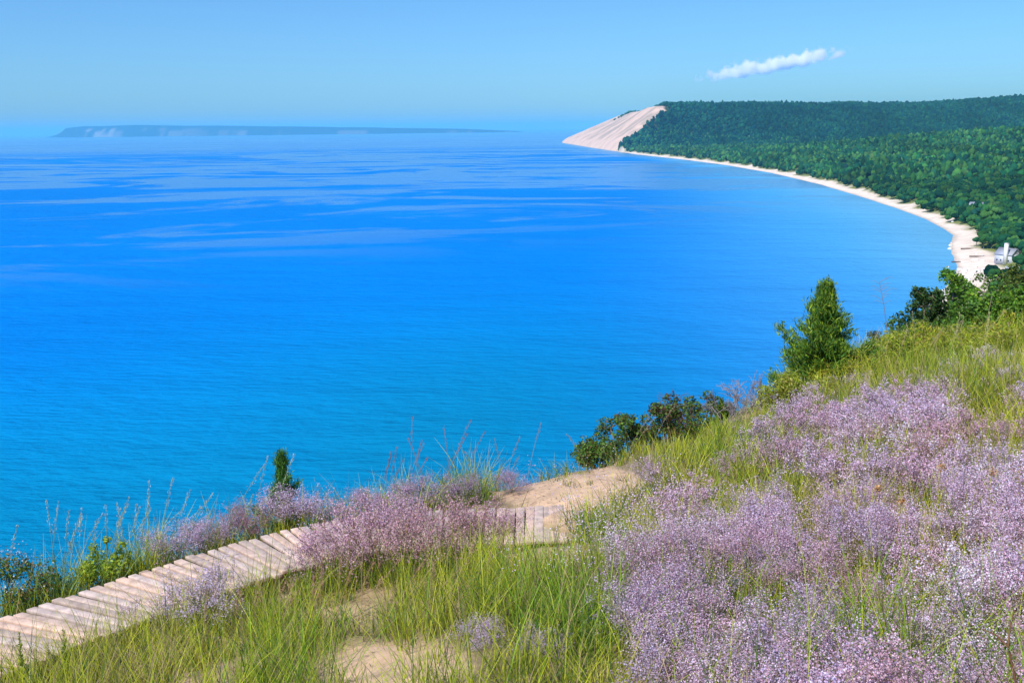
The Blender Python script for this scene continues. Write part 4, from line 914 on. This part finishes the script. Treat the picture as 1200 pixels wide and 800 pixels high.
tree(1056, 385, 28, 46, 'small dark rounded tree at the left end of the bluff trees', 507, DK + MD, 3800, .09)
tree(1215, 345, 33, 70, 'green tree cut off by the right edge of the photo', 509, MD + BR, 4200, .13)
tree(1028, 388, 26.5, 30, 'small blue grey shrubby tree beside the dead stalk', 508, [(.10, .15, .13), (.07, .12, .10), (.13, .17, .15)], 1900, .06, False, 'grey_green_tree')

# ------------------------------------------------------------------ cloud
def cloud():
    D = 14000.0; V0, F0 = ICO[3]; c0 = at_y(905, 79, D)
    V = V0 * np.array([1060, 270, 300]); V[:, 2] += V[:, 0] * .165
    o = mk('cloud', V, F0, None, None, loc=tuple(c0))
    m = bpy.data.materials.new('cloud_vapour'); nt = nodes(m); L = nt.links.new
    tc = N(nt, 'ShaderNodeTexCoord'); nz = N(nt, 'ShaderNodeTexNoise'); nz.inputs['Scale'].default_value = .0075; nz.inputs['Detail'].default_value = 6; nz.inputs['Roughness'].default_value = .58
    def mth(op, a, b=None, c=None):
        n = N(nt, 'ShaderNodeMath', operation=op)
        for i, q in enumerate((a, b, c)):
            if q is None: continue
            if isinstance(q, (int, float)): n.inputs[i].default_value = q
            else: L(q, n.inputs[i])
        return n.outputs[0]
    sx = N(nt, 'ShaderNodeSeparateXYZ'); L(tc.outputs['Object'], sx.inputs[0])
    pz = mth('MULTIPLY_ADD', sx.outputs['X'], -.165, sx.outputs['Z'])
    up_ = mth('GREATER_THAN', pz, 0.0); wz = mth('MULTIPLY_ADD', up_, 70.0, 70.0)
    r2 = mth('ADD', mth('POWER', mth('DIVIDE', pz, wz), 2.0), mth('POWER', mth('DIVIDE', sx.outputs['Y'], 190.0), 2.0))
    xe = mth('POWER', mth('DIVIDE', mth('ABSOLUTE', mth('ADD', sx.outputs['X'], -60.0)), 960.0), 3.0)
    t_ = mth('SUBTRACT', nz.outputs[0], mth('MULTIPLY_ADD', r2, .17, mth('MULTIPLY_ADD', xe, .15, .35)))
    mr = N(nt, 'ShaderNodeMapRange', interpolation_type='SMOOTHSTEP'); mr.inputs['From Min'].default_value = 0; mr.inputs['From Max'].default_value = .22; mr.inputs['To Max'].default_value = .036
    L(t_, mr.inputs['Value'])
    v = N(nt, 'ShaderNodeVolumePrincipled'); v.inputs['Color'].default_value = (1, 1, 1, 1); v.inputs['Anisotropy'].default_value = 0.0
    oo = N(nt, 'ShaderNodeOutputMaterial'); L(tc.outputs['Object'], nz.inputs['Vector']); L(mr.outputs[0], v.inputs['Density']); L(v.outputs[0], oo.inputs['Volume'])
    o.data.materials.append(m); tag(o, 'small white wispy cloud floating above the forested ridge', 'cloud')
cloud()

# ------------------------------------------------------------------ haze
HZ = dict(density=4.1e-5, color=(.25, .77, .97, 1))
g = Geo(); box(g, (-62000, -62000, -9.5), (62000, 62000, 345), (1, 1, 1)); V, F_, C = g.arr()
o = mk('haze', V, F_); m = bpy.data.materials.new('haze_air'); nt = nodes(m)
v = N(nt, 'ShaderNodeVolumePrincipled'); v.inputs['Color'].default_value = HZ['color']; v.inputs['Density'].default_value = HZ['density']; v.inputs['Anisotropy'].default_value = 0.0
oo = N(nt, 'ShaderNodeOutputMaterial'); nt.links.new(v.outputs[0], oo.inputs['Volume']); o.data.materials.append(m)
tag(o, 'pale blue haze softening the far shore', 'haze', kind='stuff')

# ------------------------------------------------------------------ light
EL, AZS = math.radians(50), math.radians(222)      # azimuth clockwise from +Y
to_sun = Vector((math.sin(AZS) * math.cos(EL), math.cos(AZS) * math.cos(EL), math.sin(EL)))
sl = bpy.data.lights.new('sun', 'SUN'); sl.energy = 4.8; sl.angle = math.radians(.53); sl.color = (1, .96, .90)
so = bpy.data.objects.new('sun', sl); COL.objects.link(so); so.rotation_euler = to_sun.to_track_quat('Z', 'Y').to_euler(); so.location = (0, 0, 300)
w = bpy.data.worlds.new('World'); S.world = w; w.use_nodes = True; nt = w.node_tree; nt.nodes.clear()
sk = N(nt, 'ShaderNodeTexSky', sky_type='NISHITA', sun_disc=False, sun_elevation=EL, sun_rotation=AZS, altitude=100, air_density=1.0, dust_density=.6, ozone_density=3.0)
tint = N(nt, 'ShaderNodeMix', data_type='RGBA', blend_type='MULTIPLY'); tint.inputs[0].default_value = 1; tint.inputs[7].default_value = (.58, 1.03, 1.53, 1)
bg = N(nt, 'ShaderNodeBackground'); bg.inputs['Strength'].default_value = .10; oo = N(nt, 'ShaderNodeOutputWorld')
nt.links.new(sk.outputs[0], tint.inputs[6]); nt.links.new(tint.outputs[2], bg.inputs['Color']); nt.links.new(bg.outputs[0], oo.inputs['Surface'])

S.view_settings.view_transform = 'Standard'; S.view_settings.look = 'None'; S.view_settings.gamma = 1; S.view_settings.use_curve_mapping = False
S.view_settings.exposure = 0.0
cy = S.cycles
S.render.engine = 'CYCLES'
cy.max_bounces = 12; cy.diffuse_bounces = 3; cy.glossy_bounces = 2; cy.transmission_bounces = 3; cy.volume_bounces = 12; cy.transparent_max_bounces = 6
cy.use_denoising = True; cy.denoiser = 'OPENIMAGEDENOISE'; cy.denoising_input_passes = 'RGB_ALBEDO_NORMAL'
cy.volume_step_rate = 1.0; cy.volume_max_steps = 256; cy.caustics_reflective = False; cy.caustics_refractive = False
